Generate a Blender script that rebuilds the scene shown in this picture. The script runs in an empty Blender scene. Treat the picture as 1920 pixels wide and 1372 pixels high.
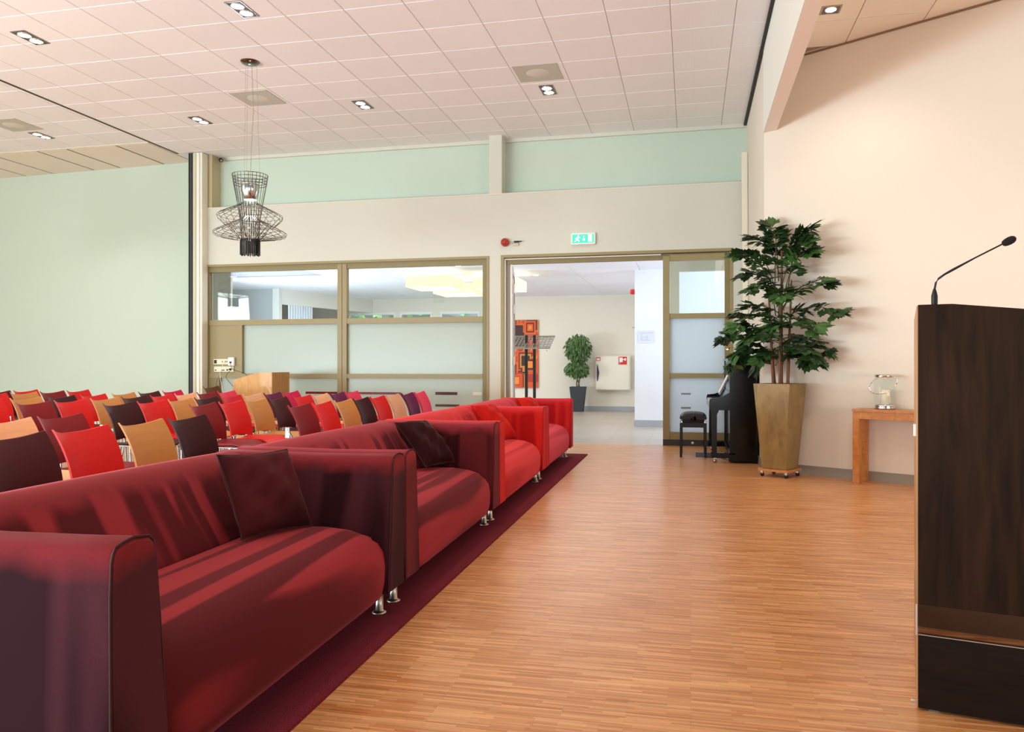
import bpy, math, random
from mathutils import Vector, Matrix
random.seed(7)
C = bpy.context.scene.collection
PI = math.pi

# ------------------------------------------------------------------ camera, world, exposure
cd = bpy.data.cameras.new('camera'); cam = bpy.data.objects.new('camera', cd); C.objects.link(cam)
cam.location = (0, 0, 1.10)
cam.rotation_euler = (PI/2, 0, math.radians(12.754))
cd.sensor_width = 36; cd.lens = 36*1480/1920; cd.clip_start = 0.05; cd.clip_end = 200
bpy.context.scene.camera = cam
sc = bpy.context.scene
sc.view_settings.view_transform = 'Standard'
sc.view_settings.look = 'None'
sc.view_settings.gamma = 1
sc.view_settings.use_curve_mapping = False
sc.view_settings.exposure = 0.12
w = bpy.data.worlds.new('world'); sc.world = w; w.use_nodes = True
w.node_tree.nodes['Background'].inputs[0].default_value = (0.93, 0.98, 1.0, 1)
w.node_tree.nodes['Background'].inputs[1].default_value = 0.32

def area(name, loc, target, sx, sy, power, col, spread=180):
    l = bpy.data.lights.new(name, 'AREA'); l.shape = 'RECTANGLE'; l.size = sx; l.size_y = sy
    l.energy = power; l.color = col; l.spread = math.radians(spread)
    o = bpy.data.objects.new(name, l); C.objects.link(o); o.location = loc
    d = Vector(target)-Vector(loc); o.rotation_euler = d.to_track_quat('-Z', 'Y').to_euler()
    return o
def spot(name, loc, target, power, col, size=110, blend=0.9, rad=0.05):
    l = bpy.data.lights.new(name, 'SPOT'); l.energy = power; l.color = col
    l.spot_size = math.radians(size); l.spot_blend = blend; l.shadow_soft_size = rad
    o = bpy.data.objects.new(name, l); C.objects.link(o); o.location = loc
    d = Vector(target)-Vector(loc); o.rotation_euler = d.to_track_quat('-Z', 'Y').to_euler()
    return o
WARM = (1.0, 0.80, 0.60); NEUT = (1.0, 0.96, 0.92); COOL = (0.72, 0.84, 1.0)
# unseen fill lights added behind and left of the camera to lift the ceiling
area('window_daylight', (-15.6, 0.5, 1.9), (0, 2.0, 3.1), 7, 3.4, 420, (0.86, 0.98, 1.0))
area('window_daylight_low', (-8.8, -1.8, 0.6), (-2.5, 5.5, 4.5), 7, 1.2, 880, (0.76, 0.93, 1.0))
area('window_daylight_rear', (-4.0, -2.6, 0.9), (-4.0, 3.0, 4.6), 10, 1.8, 150, (0.88, 0.97, 1.0))
# daylight in the hall, from its windows to the right
area('hall_daylight', (3.2, 12.95, 1.6), (-4, 13.0, 2.6), 2.6, 2.6, 170, COOL)
area('hall_daylight_left', (-8.6, 13.4, 0.8), (-3.5, 15.0, 2.85), 2.0, 1.2, 230, COOL)  # low cool fill added out of sight to lift the hall ceiling
area('outdoor_daylight', (-7.2, 20.4, 5.5), (-7.2, 22.0, 1.5), 8, 1.5, 700, (1.0, 1.0, 0.96))
area('hall_ceiling_light', (-4.5, 15.4, 2.78), (-4.5, 15.4, 0), 6.5, 6.0, 135, (1.0, 0.97, 0.93))
# warm wall washers over the right-hand wall
spot('wall_washer_light', (1.30, 4.6, 4.10), (2.2, 7.8, 0.2), 75, (1.0, 0.90, 0.80), 66, 1.0, 0.25)
area('window_daylight_right', (5.2, 1.5, 0.9), (1.8, 7.0, 2.9), 4, 1.0, 80, (1.0, 0.85, 0.78), 130)  # warm fill added off to the right to brighten that ceiling and wall
spot('wall_washer_light_far', (1.216, 7.45, 4.20), (1.4, 7.7, 1.0), 38, (1.0, 0.74, 0.52), 115, 1.0, 0.1)

# ------------------------------------------------------------------ materials
MATS = {}
def newmat(name):
    m = bpy.data.materials.new(name); m.use_nodes = True
    return m, m.node_tree, m.node_tree.nodes['Principled BSDF']
def srgb(h):
    h = h.lstrip('#'); v = [int(h[i:i+2], 16)/255 for i in (0, 2, 4)]
    return tuple(((c+0.055)/1.055)**2.4 if c > 0.04045 else c/12.92 for c in v)+(1,)
def mat(name, col, rough=0.5, metal=0.0, noise=0.0, nscale=20, bump=0.0, bscale=100, coat=0, emit=None, estr=0, sheen=0, spec=0.5, stretch=(1, 1, 1)):
    if name in MATS: return MATS[name]
    m, nt, p = newmat(name); N, L = nt.nodes, nt.links
    c = srgb(col) if isinstance(col, str) else tuple(col)+(1,)
    p.inputs['Base Color'].default_value = c
    p.inputs['Roughness'].default_value = rough; p.inputs['Metallic'].default_value = metal
    p.inputs['Specular IOR Level'].default_value = spec
    p.inputs['Coat Weight'].default_value = coat; p.inputs['Coat Roughness'].default_value = 0.05
    p.inputs['Sheen Weight'].default_value = sheen
    tc = N.new('ShaderNodeTexCoord'); mp = N.new('ShaderNodeMapping'); mp.inputs['Scale'].default_value = stretch
    L.new(tc.outputs['Object'], mp.inputs[0])
    nz = N.new('ShaderNodeTexNoise'); nz.inputs['Scale'].default_value = nscale; nz.inputs['Detail'].default_value = 3
    L.new(mp.outputs[0], nz.inputs['Vector'])
    mx = N.new('ShaderNodeMix'); mx.data_type = 'RGBA'; L.new(nz.outputs[0], mx.inputs[0])
    k = max(noise, 0.02)
    mx.inputs[6].default_value = tuple(x*(1-k) for x in c[:3])+(1,)
    mx.inputs[7].default_value = tuple(min(1, x*(1+k)) for x in c[:3])+(1,)
    L.new(mx.outputs[2], p.inputs['Base Color'])
    if bump:
        n2 = N.new('ShaderNodeTexNoise'); n2.inputs['Scale'].default_value = bscale; L.new(tc.outputs['Object'], n2.inputs['Vector'])
        b = N.new('ShaderNodeBump'); b.inputs['Strength'].default_value = bump; b.inputs['Distance'].default_value = 0.01
        L.new(n2.outputs[0], b.inputs['Height']); L.new(b.outputs[0], p.inputs['Normal'])
    if emit:
        p.inputs['Emission Color'].default_value = srgb(emit); p.inputs['Emission Strength'].default_value = estr
    MATS[name] = m
    return m
def wood(name, c1, c2, scale=(3, 3, 0.4), rough=0.4, coat=0.1, grain=14, spec=0.5):
    m, nt, p = newmat(name); N, L = nt.nodes, nt.links
    tc = N.new('ShaderNodeTexCoord'); mp = N.new('ShaderNodeMapping'); mp.inputs['Scale'].default_value = scale
    L.new(tc.outputs['Object'], mp.inputs[0])
    nz = N.new('ShaderNodeTexNoise'); nz.inputs['Scale'].default_value = grain; nz.inputs['Detail'].default_value = 6; nz.inputs['Distortion'].default_value = 0.6
    L.new(mp.outputs[0], nz.inputs['Vector'])
    r = N.new('ShaderNodeValToRGB'); r.color_ramp.elements[0].position = 0.3; r.color_ramp.elements[1].position = 0.72
    r.color_ramp.elements[0].color = srgb(c1); r.color_ramp.elements[1].color = srgb(c2)
    L.new(nz.outputs[0], r.inputs[0]); L.new(r.outputs[0], p.inputs['Base Color'])
    p.inputs['Roughness'].default_value = rough; p.inputs['Coat Weight'].default_value = coat
    p.inputs['Specular IOR Level'].default_value = spec
    MATS[name] = m
    return m
def velvet(name, dark, light, axis, freq=7.0, seed=0.0, lo=0.44, hi=0.56, top=None):
    """brushed velvet: broad bands where the nap lies the other way"""
    m, nt, p = newmat(name); N, L = nt.nodes, nt.links
    tc = N.new('ShaderNodeTexCoord'); mp = N.new('ShaderNodeMapping')
    s = {'x': (freq, 0.45, 0.9), 'y': (0.8, freq, 1.3), 'v': (freq, freq*0.25, 0.8)}[axis]
    mp.inputs['Scale'].default_value = s; mp.inputs['Location'].default_value = (seed, seed*1.7, seed*0.6)
    oi = N.new('ShaderNodeObjectInfo'); ad = N.new('ShaderNodeVectorMath'); ad.operation = 'ADD'
    L.new(tc.outputs['Object'], mp.inputs[0]); L.new(mp.outputs[0], ad.inputs[0]); 
    sm = N.new('ShaderNodeMath'); sm.operation = 'MULTIPLY'; sm.inputs[1].default_value = 9; L.new(oi.outputs['Random'], sm.inputs[0]); L.new(sm.outputs[0], ad.inputs[1])
    nz = N.new('ShaderNodeTexNoise'); nz.inputs['Scale'].default_value = 1.0; nz.inputs['Detail'].default_value = 1.5; nz.inputs['Roughness'].default_value = 0.35
    L.new(ad.outputs[0], nz.inputs['Vector'])
    r = N.new('ShaderNodeValToRGB'); r.color_ramp.elements[0].position = lo; r.color_ramp.elements[1].position = hi
    r.color_ramp.elements[0].color = srgb(dark); r.color_ramp.elements[1].color = srgb(light)
    L.new(nz.outputs[0], r.inputs[0])
    if top:   # along the rounded top: nap brushed one way, plus light from above painted in
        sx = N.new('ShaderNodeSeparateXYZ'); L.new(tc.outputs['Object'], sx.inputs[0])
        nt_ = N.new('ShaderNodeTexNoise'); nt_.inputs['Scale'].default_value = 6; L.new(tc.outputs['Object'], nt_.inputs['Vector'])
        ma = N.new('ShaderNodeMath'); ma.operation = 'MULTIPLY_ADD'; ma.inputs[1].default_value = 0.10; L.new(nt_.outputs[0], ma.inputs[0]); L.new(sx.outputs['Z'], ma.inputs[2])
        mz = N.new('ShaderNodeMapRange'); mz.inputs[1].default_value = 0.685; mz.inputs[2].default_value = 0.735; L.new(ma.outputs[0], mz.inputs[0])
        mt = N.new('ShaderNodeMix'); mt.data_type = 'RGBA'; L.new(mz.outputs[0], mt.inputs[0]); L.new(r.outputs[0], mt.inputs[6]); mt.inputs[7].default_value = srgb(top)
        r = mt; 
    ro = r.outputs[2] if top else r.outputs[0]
    n2 = N.new('ShaderNodeTexNoise'); n2.inputs['Scale'].default_value = 350; L.new(tc.outputs['Object'], n2.inputs['Vector'])
    mx = N.new('ShaderNodeMix'); mx.data_type = 'RGBA'; mx.blend_type = 'MULTIPLY'; mx.inputs[0].default_value = 0.35
    L.new(ro, mx.inputs[6]); L.new(n2.outputs[0], mx.inputs[7])
    g = N.new('ShaderNodeMix'); g.data_type = 'RGBA'; g.blend_type = 'ADD'; g.inputs[0].default_value = 0.12
    L.new(mx.outputs[2], g.inputs[6]); L.new(ro, g.inputs[7]); L.new(g.outputs[2], p.inputs['Base Color'])
    p.inputs['Roughness'].default_value = 0.85; p.inputs['Specular IOR Level'].default_value = 0.12
    p.inputs['Sheen Weight'].default_value = 0.45; p.inputs['Sheen Roughness'].default_value = 0.35
    p.inputs['Sheen Tint'].default_value = tuple(min(1, x*2.2+0.12) for x in srgb(light)[:3])+(1,)
    b = N.new('ShaderNodeBump'); b.inputs['Strength'].default_value = 0.10; b.inputs['Distance'].default_value = 0.004
    n3 = N.new('ShaderNodeTexNoise'); n3.inputs['Scale'].default_value = 9; n3.inputs['Detail'].default_value = 2; L.new(tc.outputs['Object'], n3.inputs['Vector'])
    L.new(n3.outputs[0], b.inputs['Height']); L.new(b.outputs[0], p.inputs['Normal'])
    MATS[name] = m
    return m

WALL = mat('wall_paint', '#d6d6c9', 0.85, noise=0.015, nscale=2, bump=0.05, bscale=180, spec=0.2)
MINT = mat('mint_paint', '#c9d9c9', 0.85, noise=0.015, nscale=2, bump=0.05, bscale=180, spec=0.2)  # white walls; green cast of the ambient light put into the colour
CREAM = mat('cream_wall', '#e3d9ca', 0.85, noise=0.015, nscale=2, bump=0.08, bscale=180, spec=0.2)
PINKW = mat('beam_soffit', '#efe2d6', 0.85, spec=0.2)
HALLW = mat('hall_paint', '#ece8de', 0.8, spec=0.2)
TILEM = None
FRAME = mat('olive_frame', '#9a8a5e', 0.45, noise=0.03)
FRAMED = mat('olive_frame_inner', '#877a4e', 0.5, noise=0.03)
BLACK = mat('black_rubber', '#101010', 0.6)
GLOSSB = mat('black_lacquer', '#040404', 0.12, spec=0.3)
MATTB = mat('matt_black', '#0c0c0d', 0.55)
CHROME = mat('chrome', '#d8d8d8', 0.12, 1.0); CHAIRCH = mat('chair_chrome', '#8f8f90', 0.2, 1.0)
STEEL = mat('brushed_steel', '#b9b2a4', 0.28, 1.0)
WHITE = mat('white_plastic', '#efeee6', 0.4)
BASEB = mat('baseboard_grey', '#8f8678', 0.4)
BASEH = mat('hall_baseboard', '#a9abb0', 0.4)
LAMPON = mat('lamp_glow', '#ffffff', 0.5, emit='#fff4e6', estr=14)
VENT = mat('vent_metal', '#c2bfb2', 0.5)
DARKMET = mat('dark_metal', '#6c6a68', 0.2, 1.0)
GUN = mat('gunmetal', '#7c7874', 0.2, 1.0)

def glass_mat(name='clear_glass', ior=1.55):
    m, nt, p = newmat(name); N, L = nt.nodes, nt.links
    N.remove(p)
    tr = N.new('ShaderNodeBsdfTransparent'); tr.inputs[0].default_value = (0.93, 0.97, 0.96, 1)
    gl = N.new('ShaderNodeBsdfGlossy'); gl.inputs['Roughness'].default_value = 0.0; gl.inputs[0].default_value = (1, 1, 1, 1)
    lw = N.new('ShaderNodeLayerWeight'); lw.inputs[0].default_value = 0.5
    pw = N.new('ShaderNodeMath'); pw.operation = 'POWER'; pw.inputs[1].default_value = 5.0; L.new(lw.outputs['Facing'], pw.inputs[0])
    fr = N.new('ShaderNodeMath'); fr.operation = 'MULTIPLY_ADD'; f0 = ((ior-1)/(ior+1))**2; fr.inputs[1].default_value = 1-f0; fr.inputs[2].default_value = f0*1.8; L.new(pw.outputs[0], fr.inputs[0])
    mx = N.new('ShaderNodeMixShader'); L.new(fr.outputs[0], mx.inputs[0]); L.new(tr.outputs[0], mx.inputs[1]); L.new(gl.outputs[0], mx.inputs[2])
    L.new(mx.outputs[0], N['Material Output'].inputs[0]); return m
GLASS = glass_mat(); GLASST = glass_mat('lantern_glass', 1.22)
def frost_mat(name='frosted_film', c1='#d5ddd2', c2='#ccd6ce'):
    m, nt, p = newmat(name); N, L = nt.nodes, nt.links
    p.inputs['Base Color'].default_value = srgb(c1); p.inputs['Roughness'].default_value = 0.25
    t = N.new('ShaderNodeBsdfTranslucent'); t.inputs[0].default_value = srgb(c2)
    mx = N.new('ShaderNodeMixShader'); mx.inputs[0].default_value = 0.5
    L.new(p.outputs[0], mx.inputs[1]); L.new(t.outputs[0], mx.inputs[2]); L.new(mx.outputs[0], N['Material Output'].inputs[0]); return m
FROST = frost_mat(); FROSTD = frost_mat('frosted_glass_blue', '#dde6ea', '#e6f0f6')

def tile_mat(name, col, perf=True):
    m, nt, p = newmat(name); N, L = nt.nodes, nt.links
    p.inputs['Roughness'].default_value = 0.9; p.inputs['Specular IOR Level'].default_value = 0.1
    tc = N.new('ShaderNodeTexCoord'); wv = N.new('ShaderNodeTexVoronoi'); wv.inputs['Scale'].default_value = 70; wv.inputs['Randomness'].default_value = 0.0
    L.new(tc.outputs['Object'], wv.inputs['Vector'])
    r = N.new('ShaderNodeValToRGB'); r.color_ramp.elements[0].position = 0.16; r.color_ramp.elements[1].position = 0.26
    c = srgb(col); r.color_ramp.elements[0].color = tuple(x*0.84 for x in c[:3])+(1,) if perf else c; r.color_ramp.elements[1].color = c
    L.new(wv.outputs['Distance'], r.inputs[0])
    oi = N.new('ShaderNodeObjectInfo'); mr = N.new('ShaderNodeMapRange'); mr.inputs[3].default_value = 0.975; mr.inputs[4].default_value = 1.02; L.new(oi.outputs['Random'], mr.inputs[0])
    mx = N.new('ShaderNodeMix'); mx.data_type = 'RGBA'; mx.blend_type = 'MULTIPLY'; mx.inputs[0].default_value = 1
    L.new(r.outputs[0], mx.inputs[6]); L.new(mr.outputs[0], mx.inputs[7]); L.new(mx.outputs[2], p.inputs['Base Color'])
    return m
TILEM = tile_mat('ceiling_tile_white', '#f6f5f5')
TILEP = tile_mat('ceiling_tile_plain', '#f0e6d8', False)
TILEH = tile_mat('hall_tile_white', '#f2f2f8', False)

def parquet():
    m, nt, p = newmat('parquet_strips'); N, L = nt.nodes, nt.links
    tc = N.new('ShaderNodeTexCoord')
    bk = N.new('ShaderNodeTexBrick'); bk.inputs['Scale'].default_value = 1.0
    bk.inputs['Brick Width'].default_value = 0.20; bk.inputs['Row Height'].default_value = 0.011
    bk.inputs['Mortar Size'].default_value = 0.0005; bk.inputs['Mortar Smooth'].default_value = 0.2
    bk.inputs['Color1'].default_value = srgb('#b4692f'); bk.inputs['Color2'].default_value = srgb('#f6c088'); bk.inputs['Mortar'].default_value = srgb('#8a5027')
    bk.offset = 0.37; bk.offset_frequency = 3; bk.squash = 0.8; bk.squash_frequency = 5
    L.new(tc.outputs['Object'], bk.inputs['Vector'])
    # second strip layer for more tones
    mp = N.new('ShaderNodeMapping'); mp.inputs['Location'].default_value = (0.11, 0.0055*4, 0); L.new(tc.outputs['Object'], mp.inputs[0])
    mp.inputs['Scale'].default_value = (0.63, 1, 1)
    b2 = N.new('ShaderNodeTexBrick'); b2.inputs['Scale'].default_value = 1.0; b2.inputs['Brick Width'].default_value = 0.20; b2.inputs['Row Height'].default_value = 0.022
    b2.inputs['Mortar Size'].default_value = 0; b2.inputs['Color1'].default_value = srgb('#cf8244'); b2.inputs['Color2'].default_value = srgb('#ecac72'); b2.offset = 0.43
    L.new(mp.outputs[0], b2.inputs['Vector'])
    mx = N.new('ShaderNodeMix'); mx.data_type = 'RGBA'; mx.inputs[0].default_value = 0.45; L.new(bk.outputs[0], mx.inputs[6]); L.new(b2.outputs[0], mx.inputs[7])
    st = N.new('ShaderNodeMapping'); st.inputs['Scale'].default_value = (2.5, 90, 1); L.new(tc.outputs['Object'], st.inputs[0])
    nz = N.new('ShaderNodeTexNoise'); nz.inputs['Scale'].default_value = 1; nz.inputs['Detail'].default_value = 3; L.new(st.outputs[0], nz.inputs['Vector'])
    mr = N.new('ShaderNodeMapRange'); mr.inputs[1].default_value = 0.3; mr.inputs[2].default_value = 0.7; mr.inputs[3].default_value = 0.74; mr.inputs[4].default_value = 1.16; L.new(nz.outputs[0], mr.inputs[0])
    m2 = N.new('ShaderNodeMix'); m2.data_type = 'RGBA'; m2.blend_type = 'MULTIPLY'; m2.inputs[0].default_value = 1; L.new(mx.outputs[2], m2.inputs[6]); L.new(mr.outputs[0], m2.inputs[7])
    L.new(m2.outputs[2], p.inputs['Base Color'])
    p.inputs['Roughness'].default_value = 0.30; p.inputs['Specular IOR Level'].default_value = 0.5
    return m
PARQ = parquet()
def hallfloor():
    m, nt, p = newmat('hall_stone_floor'); N, L = nt.nodes, nt.links
    tc = N.new('ShaderNodeTexCoord'); bk = N.new('ShaderNodeTexBrick'); bk.offset = 0
    bk.inputs['Scale'].default_value = 1; bk.inputs['Brick Width'].default_value = 0.6; bk.inputs['Row Height'].default_value = 0.6; bk.inputs['Mortar Size'].default_value = 0.004
    bk.inputs['Color1'].default_value = srgb('#b3a799'); bk.inputs['Color2'].default_value = srgb('#aa9e90'); bk.inputs['Mortar'].default_value = srgb('#8d8378')
    L.new(tc.outputs['Object'], bk.inputs['Vector']); L.new(bk.outputs[0], p.inputs['Base Color']); p.inputs['Roughness'].default_value = 0.3
    return m
HFLOOR = hallfloor()
def carpet():
    m, nt, p = newmat('burgundy_carpet'); N, L = nt.nodes, nt.links
    tc = N.new('ShaderNodeTexCoord'); n = N.new('ShaderNodeTexNoise'); n.inputs['Scale'].default_value = 260; n.inputs['Detail'].default_value = 2; L.new(tc.outputs['Object'], n.inputs['Vector'])
    r = N.new('ShaderNodeValToRGB'); r.color_ramp.elements[0].position = 0.3; r.color_ramp.elements[1].position = 0.7
    r.color_ramp.elements[0].color = srgb('#521822'); r.color_ramp.elements[1].color = srgb('#933642'); L.new(n.outputs[0], r.inputs[0]); L.new(r.outputs[0], p.inputs['Base Color'])
    b = N.new('ShaderNodeBump'); b.inputs['Strength'].default_value = 0.6; b.inputs['Distance'].default_value = 0.004; L.new(n.outputs[0], b.inputs['Height']); L.new(b.outputs[0], p.inputs['Normal'])
    p.inputs['Roughness'].default_value = 0.95; p.inputs['Specular IOR Level'].default_value = 0.05
    return m
CARPET = carpet()

# ------------------------------------------------------------------ mesh helpers
class MB:
    def __init__(s): s.v = []; s.f = []; s.sm = []
    def add(s, vs, fs, smooth=False):
        o = len(s.v); s.v += [tuple(v) for v in vs]; s.f += [tuple(i+o for i in f) for f in fs]; s.sm += [smooth]*len(fs); return s
    def box(s, a, b, M=None):
        x0, y0, z0 = a; x1, y1, z1 = b
        vs = [Vector(p) for p in ((x0,y0,z0),(x1,y0,z0),(x1,y1,z0),(x0,y1,z0),(x0,y0,z1),(x1,y0,z1),(x1,y1,z1),(x0,y1,z1))]
        if M: vs = [M @ v for v in vs]
        return s.add(vs, [(0,3,2,1),(4,5,6,7),(0,1,5,4),(1,2,6,5),(2,3,7,6),(3,0,4,7)])
    def prism(s, pts, axis, a, b, smooth=False, M=None):
        """closed polygon pts (2-D) extruded along axis from a to b; caps are separate so their rim stays sharp"""
        def P(p, t): return Vector({'x': (t, p[0], p[1]), 'y': (p[0], t, p[1]), 'z': (p[0], p[1], t)}[axis])
        n = len(pts); A = [P(p, a) for p in pts]; B = [P(p, b) for p in pts]
        if M: A = [M @ v for v in A]; B = [M @ v for v in B]
        s.add(A+B, [(i, (i+1) % n, n+(i+1) % n, n+i) for i in range(n)], smooth)
        s.add(A, [tuple(range(n))[::-1]]); s.add(B, [tuple(range(n))]); return s
    def tube(s, pts, r, n=8, cap=True, radii=None):
        pts = [Vector(p) for p in pts]; rings = []; up = Vector((0, 0, 1))
        for i, p in enumerate(pts):
            d = (pts[min(i+1, len(pts)-1)]-pts[max(i-1, 0)]).normalized()
            ref = Vector((1, 0, 0)) if abs(d.z) > 0.9 else up
            u = d.cross(ref).normalized(); v = d.cross(u).normalized(); rr = radii[i] if radii else r
            rings.append([p+u*rr*math.cos(2*PI*k/n)+v*rr*math.sin(2*PI*k/n) for k in range(n)])
        vs = [q for R in rings for q in R]; fs = []
        for i in range(len(pts)-1):
            for k in range(n): fs.append((i*n+k, i*n+(k+1) % n, (i+1)*n+(k+1) % n, (i+1)*n+k))
        s.add(vs, fs, True)
        if cap: s.add(rings[0], [tuple(range(n))[::-1]]); s.add(rings[-1], [tuple(range(n))])
        return s
    def lathe(s, prof, n=32, c=(0, 0, 0), smooth=True):
        vs = []; fs = []
        for r, z in prof:
            for k in range(n): a = 2*PI*k/n; vs.append((c[0]+r*math.cos(a), c[1]+r*math.sin(a), c[2]+z))
        for i in range(len(prof)-1):
            for k in range(n): fs.append((i*n+k, i*n+(k+1) % n, (i+1)*n+(k+1) % n, (i+1)*n+k))
        return s.add(vs, fs, smooth)
    def grid(s, fn, nu, nv, smooth=True, close=False):
        vs = [fn(i/nu, j/nv) for i in range(nu+1) for j in range(nv+1)]
        fs = [(i*(nv+1)+j, (i+1)*(nv+1)+j, (i+1)*(nv+1)+j+1, i*(nv+1)+j+1) for i in range(nu) for j in range(nv)]
        return s.add(vs, fs, smooth)
    def mesh(s, name, m):
        me = bpy.data.meshes.new(name); me.from_pydata([tuple(v) for v in s.v], [], s.f); me.materials.append(m)
        me.polygons.foreach_set('use_smooth', s.sm); me.update(); return me
    def obj(s, name, m, parent=None, bevel=0, loc=None, seg=2):
        o = bpy.data.objects.new(name, s.mesh(name, m)); C.objects.link(o)
        if parent: o.parent = parent
        if loc: o.location = loc
        if bevel:
            import bmesh
            bm = bmesh.new(); bm.from_mesh(o.data); bmesh.ops.remove_doubles(bm, verts=bm.verts, dist=1e-5)
            bmesh.ops.recalc_face_normals(bm, faces=bm.faces)
            es = [e for e in bm.edges if len(e.link_faces) == 2 and e.calc_face_angle() > 0.6]
            bmesh.ops.bevel(bm, geom=es, offset=bevel, segments=seg, affect='EDGES', clamp_overlap=True); bm.to_mesh(o.data); bm.free()
        return o
def B(a, b, M=None): return MB().box(a, b, M)
def tag(o, label=None, cat=None, group=None, kind=None):
    if label: o['label'] = label
    if cat: o['category'] = cat
    if group: o['group'] = group
    if kind: o['kind'] = kind
    return o
def thing(name, label, cat, loc=(0, 0, 0), rz=0, group=None):
    o = bpy.data.objects.new(name, None); C.objects.link(o); o.location = loc; o.rotation_euler = (0, 0, rz); o.empty_display_size = 0.1
    return tag(o, label, cat, group)
def struct(name, mb, m, parent=None):
    o = mb.obj(name, m, parent)
    if not parent: o['kind'] = 'structure'
    return o
def share(o, parent, loc=None, rot=None, name=None):
    c = o.copy(); C.objects.link(c); c.parent = parent
    if loc is not None: c.location = loc
    if rot is not None: c.rotation_euler = rot
    return c

# ------------------------------------------------------------------ camera-side frustum test for culling ceiling tiles (keeps the count low)
TH = math.radians(12.754); CS, SN = math.cos(TH), math.sin(TH)
def inview(x, y, z, mx=260, my=200):
    d = -x*SN+y*CS
    if d < 0.5: return False
    px = 960+1480*(x*CS+y*SN)/d; py = 686-1480*(z-1.1)/d
    return -mx < px < 1920+mx and -my < py < 1372+my

# ================================================================== STRUCTURE
YB = 11.13; YN = 11.39; ZC = 4.45; HC = 2.85
floor = struct('floor', B((-16, -3, -0.06), (7, 11.16, 0)), PARQ)
hf = struct('floor_hall', B((-7.62, 11.16, -0.06), (5, 12.15, -0.001)).box((-12, 12.15, -0.06), (5, 19.5, -0.001)), HFLOOR)
# back wall: band over the windows, pier, right pier
mb = MB()
mb.box((-7.60, YB, 2.70), (0.76, YN, 3.60)); mb.box((-2.862, YB, 0), (-2.683, YN, 2.70)); mb.box((0.557, YB, 0), (0.76, YN, 2.70))
mb.box((-7.60, YB, 0), (-7.54, YN, 2.70))
struct('wall_back', mb, WALL)
struct('wall_niche', B((-7.60, YN, HC), (0.76, YN+0.1, ZC)), MINT)
mb = MB(); mb.box((-2.862, YB, 3.60), (-2.672, YN, ZC)); struct('trim_1', mb, WALL)
struct('trim_2', B((-7.54, YB+0.02, 3.60), (-7.40, YN, ZC)), mat('beige_post', '#c9bd98', 0.7))
struct('trim_3', B((-7.54, YN-0.04, 4.40), (0.755, YN, ZC)), WALL)
struct('trim_4', B((-7.60, YB-0.006, 3.585), (0.755, YB+0.02, 3.604)), CREAM)
# left wall beyond the folding wall track
mb = MB(); mb.prism([(-16, 11.93), (-7.70, 11.44), (-7.70, 11.60), (-16, 12.1)], 'z', 0, ZC); struct('wall_left', mb, MINT)
# side room wall hidden behind camera left
struct('wall_far_left', B((-16.1, -3, 0), (-16, 12.1, ZC)), WALL)
# partition post and rubber seals
post = struct('trim_5', B((-7.620, 10.98, 0), (-7.46, 11.13, ZC-0.01)), mat('post_cream', '#ebe7d6', 0.5))
B((-7.60, 10.965, 0), (-7.565, 10.98, ZC-0.02)).obj('post_rib', mat('post_beige', '#cfc8aa', 0.5), post)
B((-7.535, 10.96, 0), (-7.50, 10.98, ZC-0.02)).obj('post_rib', WHITE, post)
sl = struct('trim_6', B((-7.700, 10.98, 0), (-7.62, 11.44, ZC-0.01)), mat('seal_grey', '#7b7f80', 0.4))
B((-7.690, 10.965, 0), (-7.668, 10.98, ZC-0.01)).obj('seal_strip', BLACK, sl)
B((-7.645, 10.965, 0), (-7.625, 10.98, ZC-0.01)).obj('seal_strip', BLACK, sl)
# right side wall (short, in line with the beam) and the angled wall
wd = Vector((0.852, -0.523, 0)).normalized(); wn = Vector((-0.523, -0.852, 0)).normalized(); W0 = Vector((0.755, 8.715, 0))
mb = MB(); e = W0+wd*9
mb.prism([(0.755, YN+0.1), (0.755, 8.715), (e.x, e.y), (e.x+0.2, e.y+0.2), (0.95, 8.85), (0.95, YN+0.1)], 'z', 0, ZC)
struct('wall_right', mb, CREAM)
# beam
bm_ = struct('beam', B((0.756, -3, 3.56), (0.875, 8.70, ZC)), PINKW)
B((0.748, -3, 3.562), (0.757, 8.716, ZC)).obj('beam_face', mat('beam_side', '#e6e4da', 0.85), bm_)
# black shadow gap between ceiling and beam
struct('trim_7', B((0.715, -3, ZC-0.03), (0.747, YN, ZC)), BLACK)
# baseboards
def along(t0, t1, th, z0, z1, off=0.0):
    a = W0+wd*t0+wn*off; b = W0+wd*t1+wn*off
    return MB().prism([(a.x, a.y), (b.x, b.y), (b.x+wn.x*th, b.y+wn.y*th), (a.x+wn.x*th, a.y+wn.y*th)], 'z', z0, z1)
struct('baseboard_right', along(0.02, 8.9, 0.014, 0, 0.092), BASEB)
struct('baseboard_side', B((0.742, 8.73, 0), (0.755, YB-0.02, 0.092)), BASEB)
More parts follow.
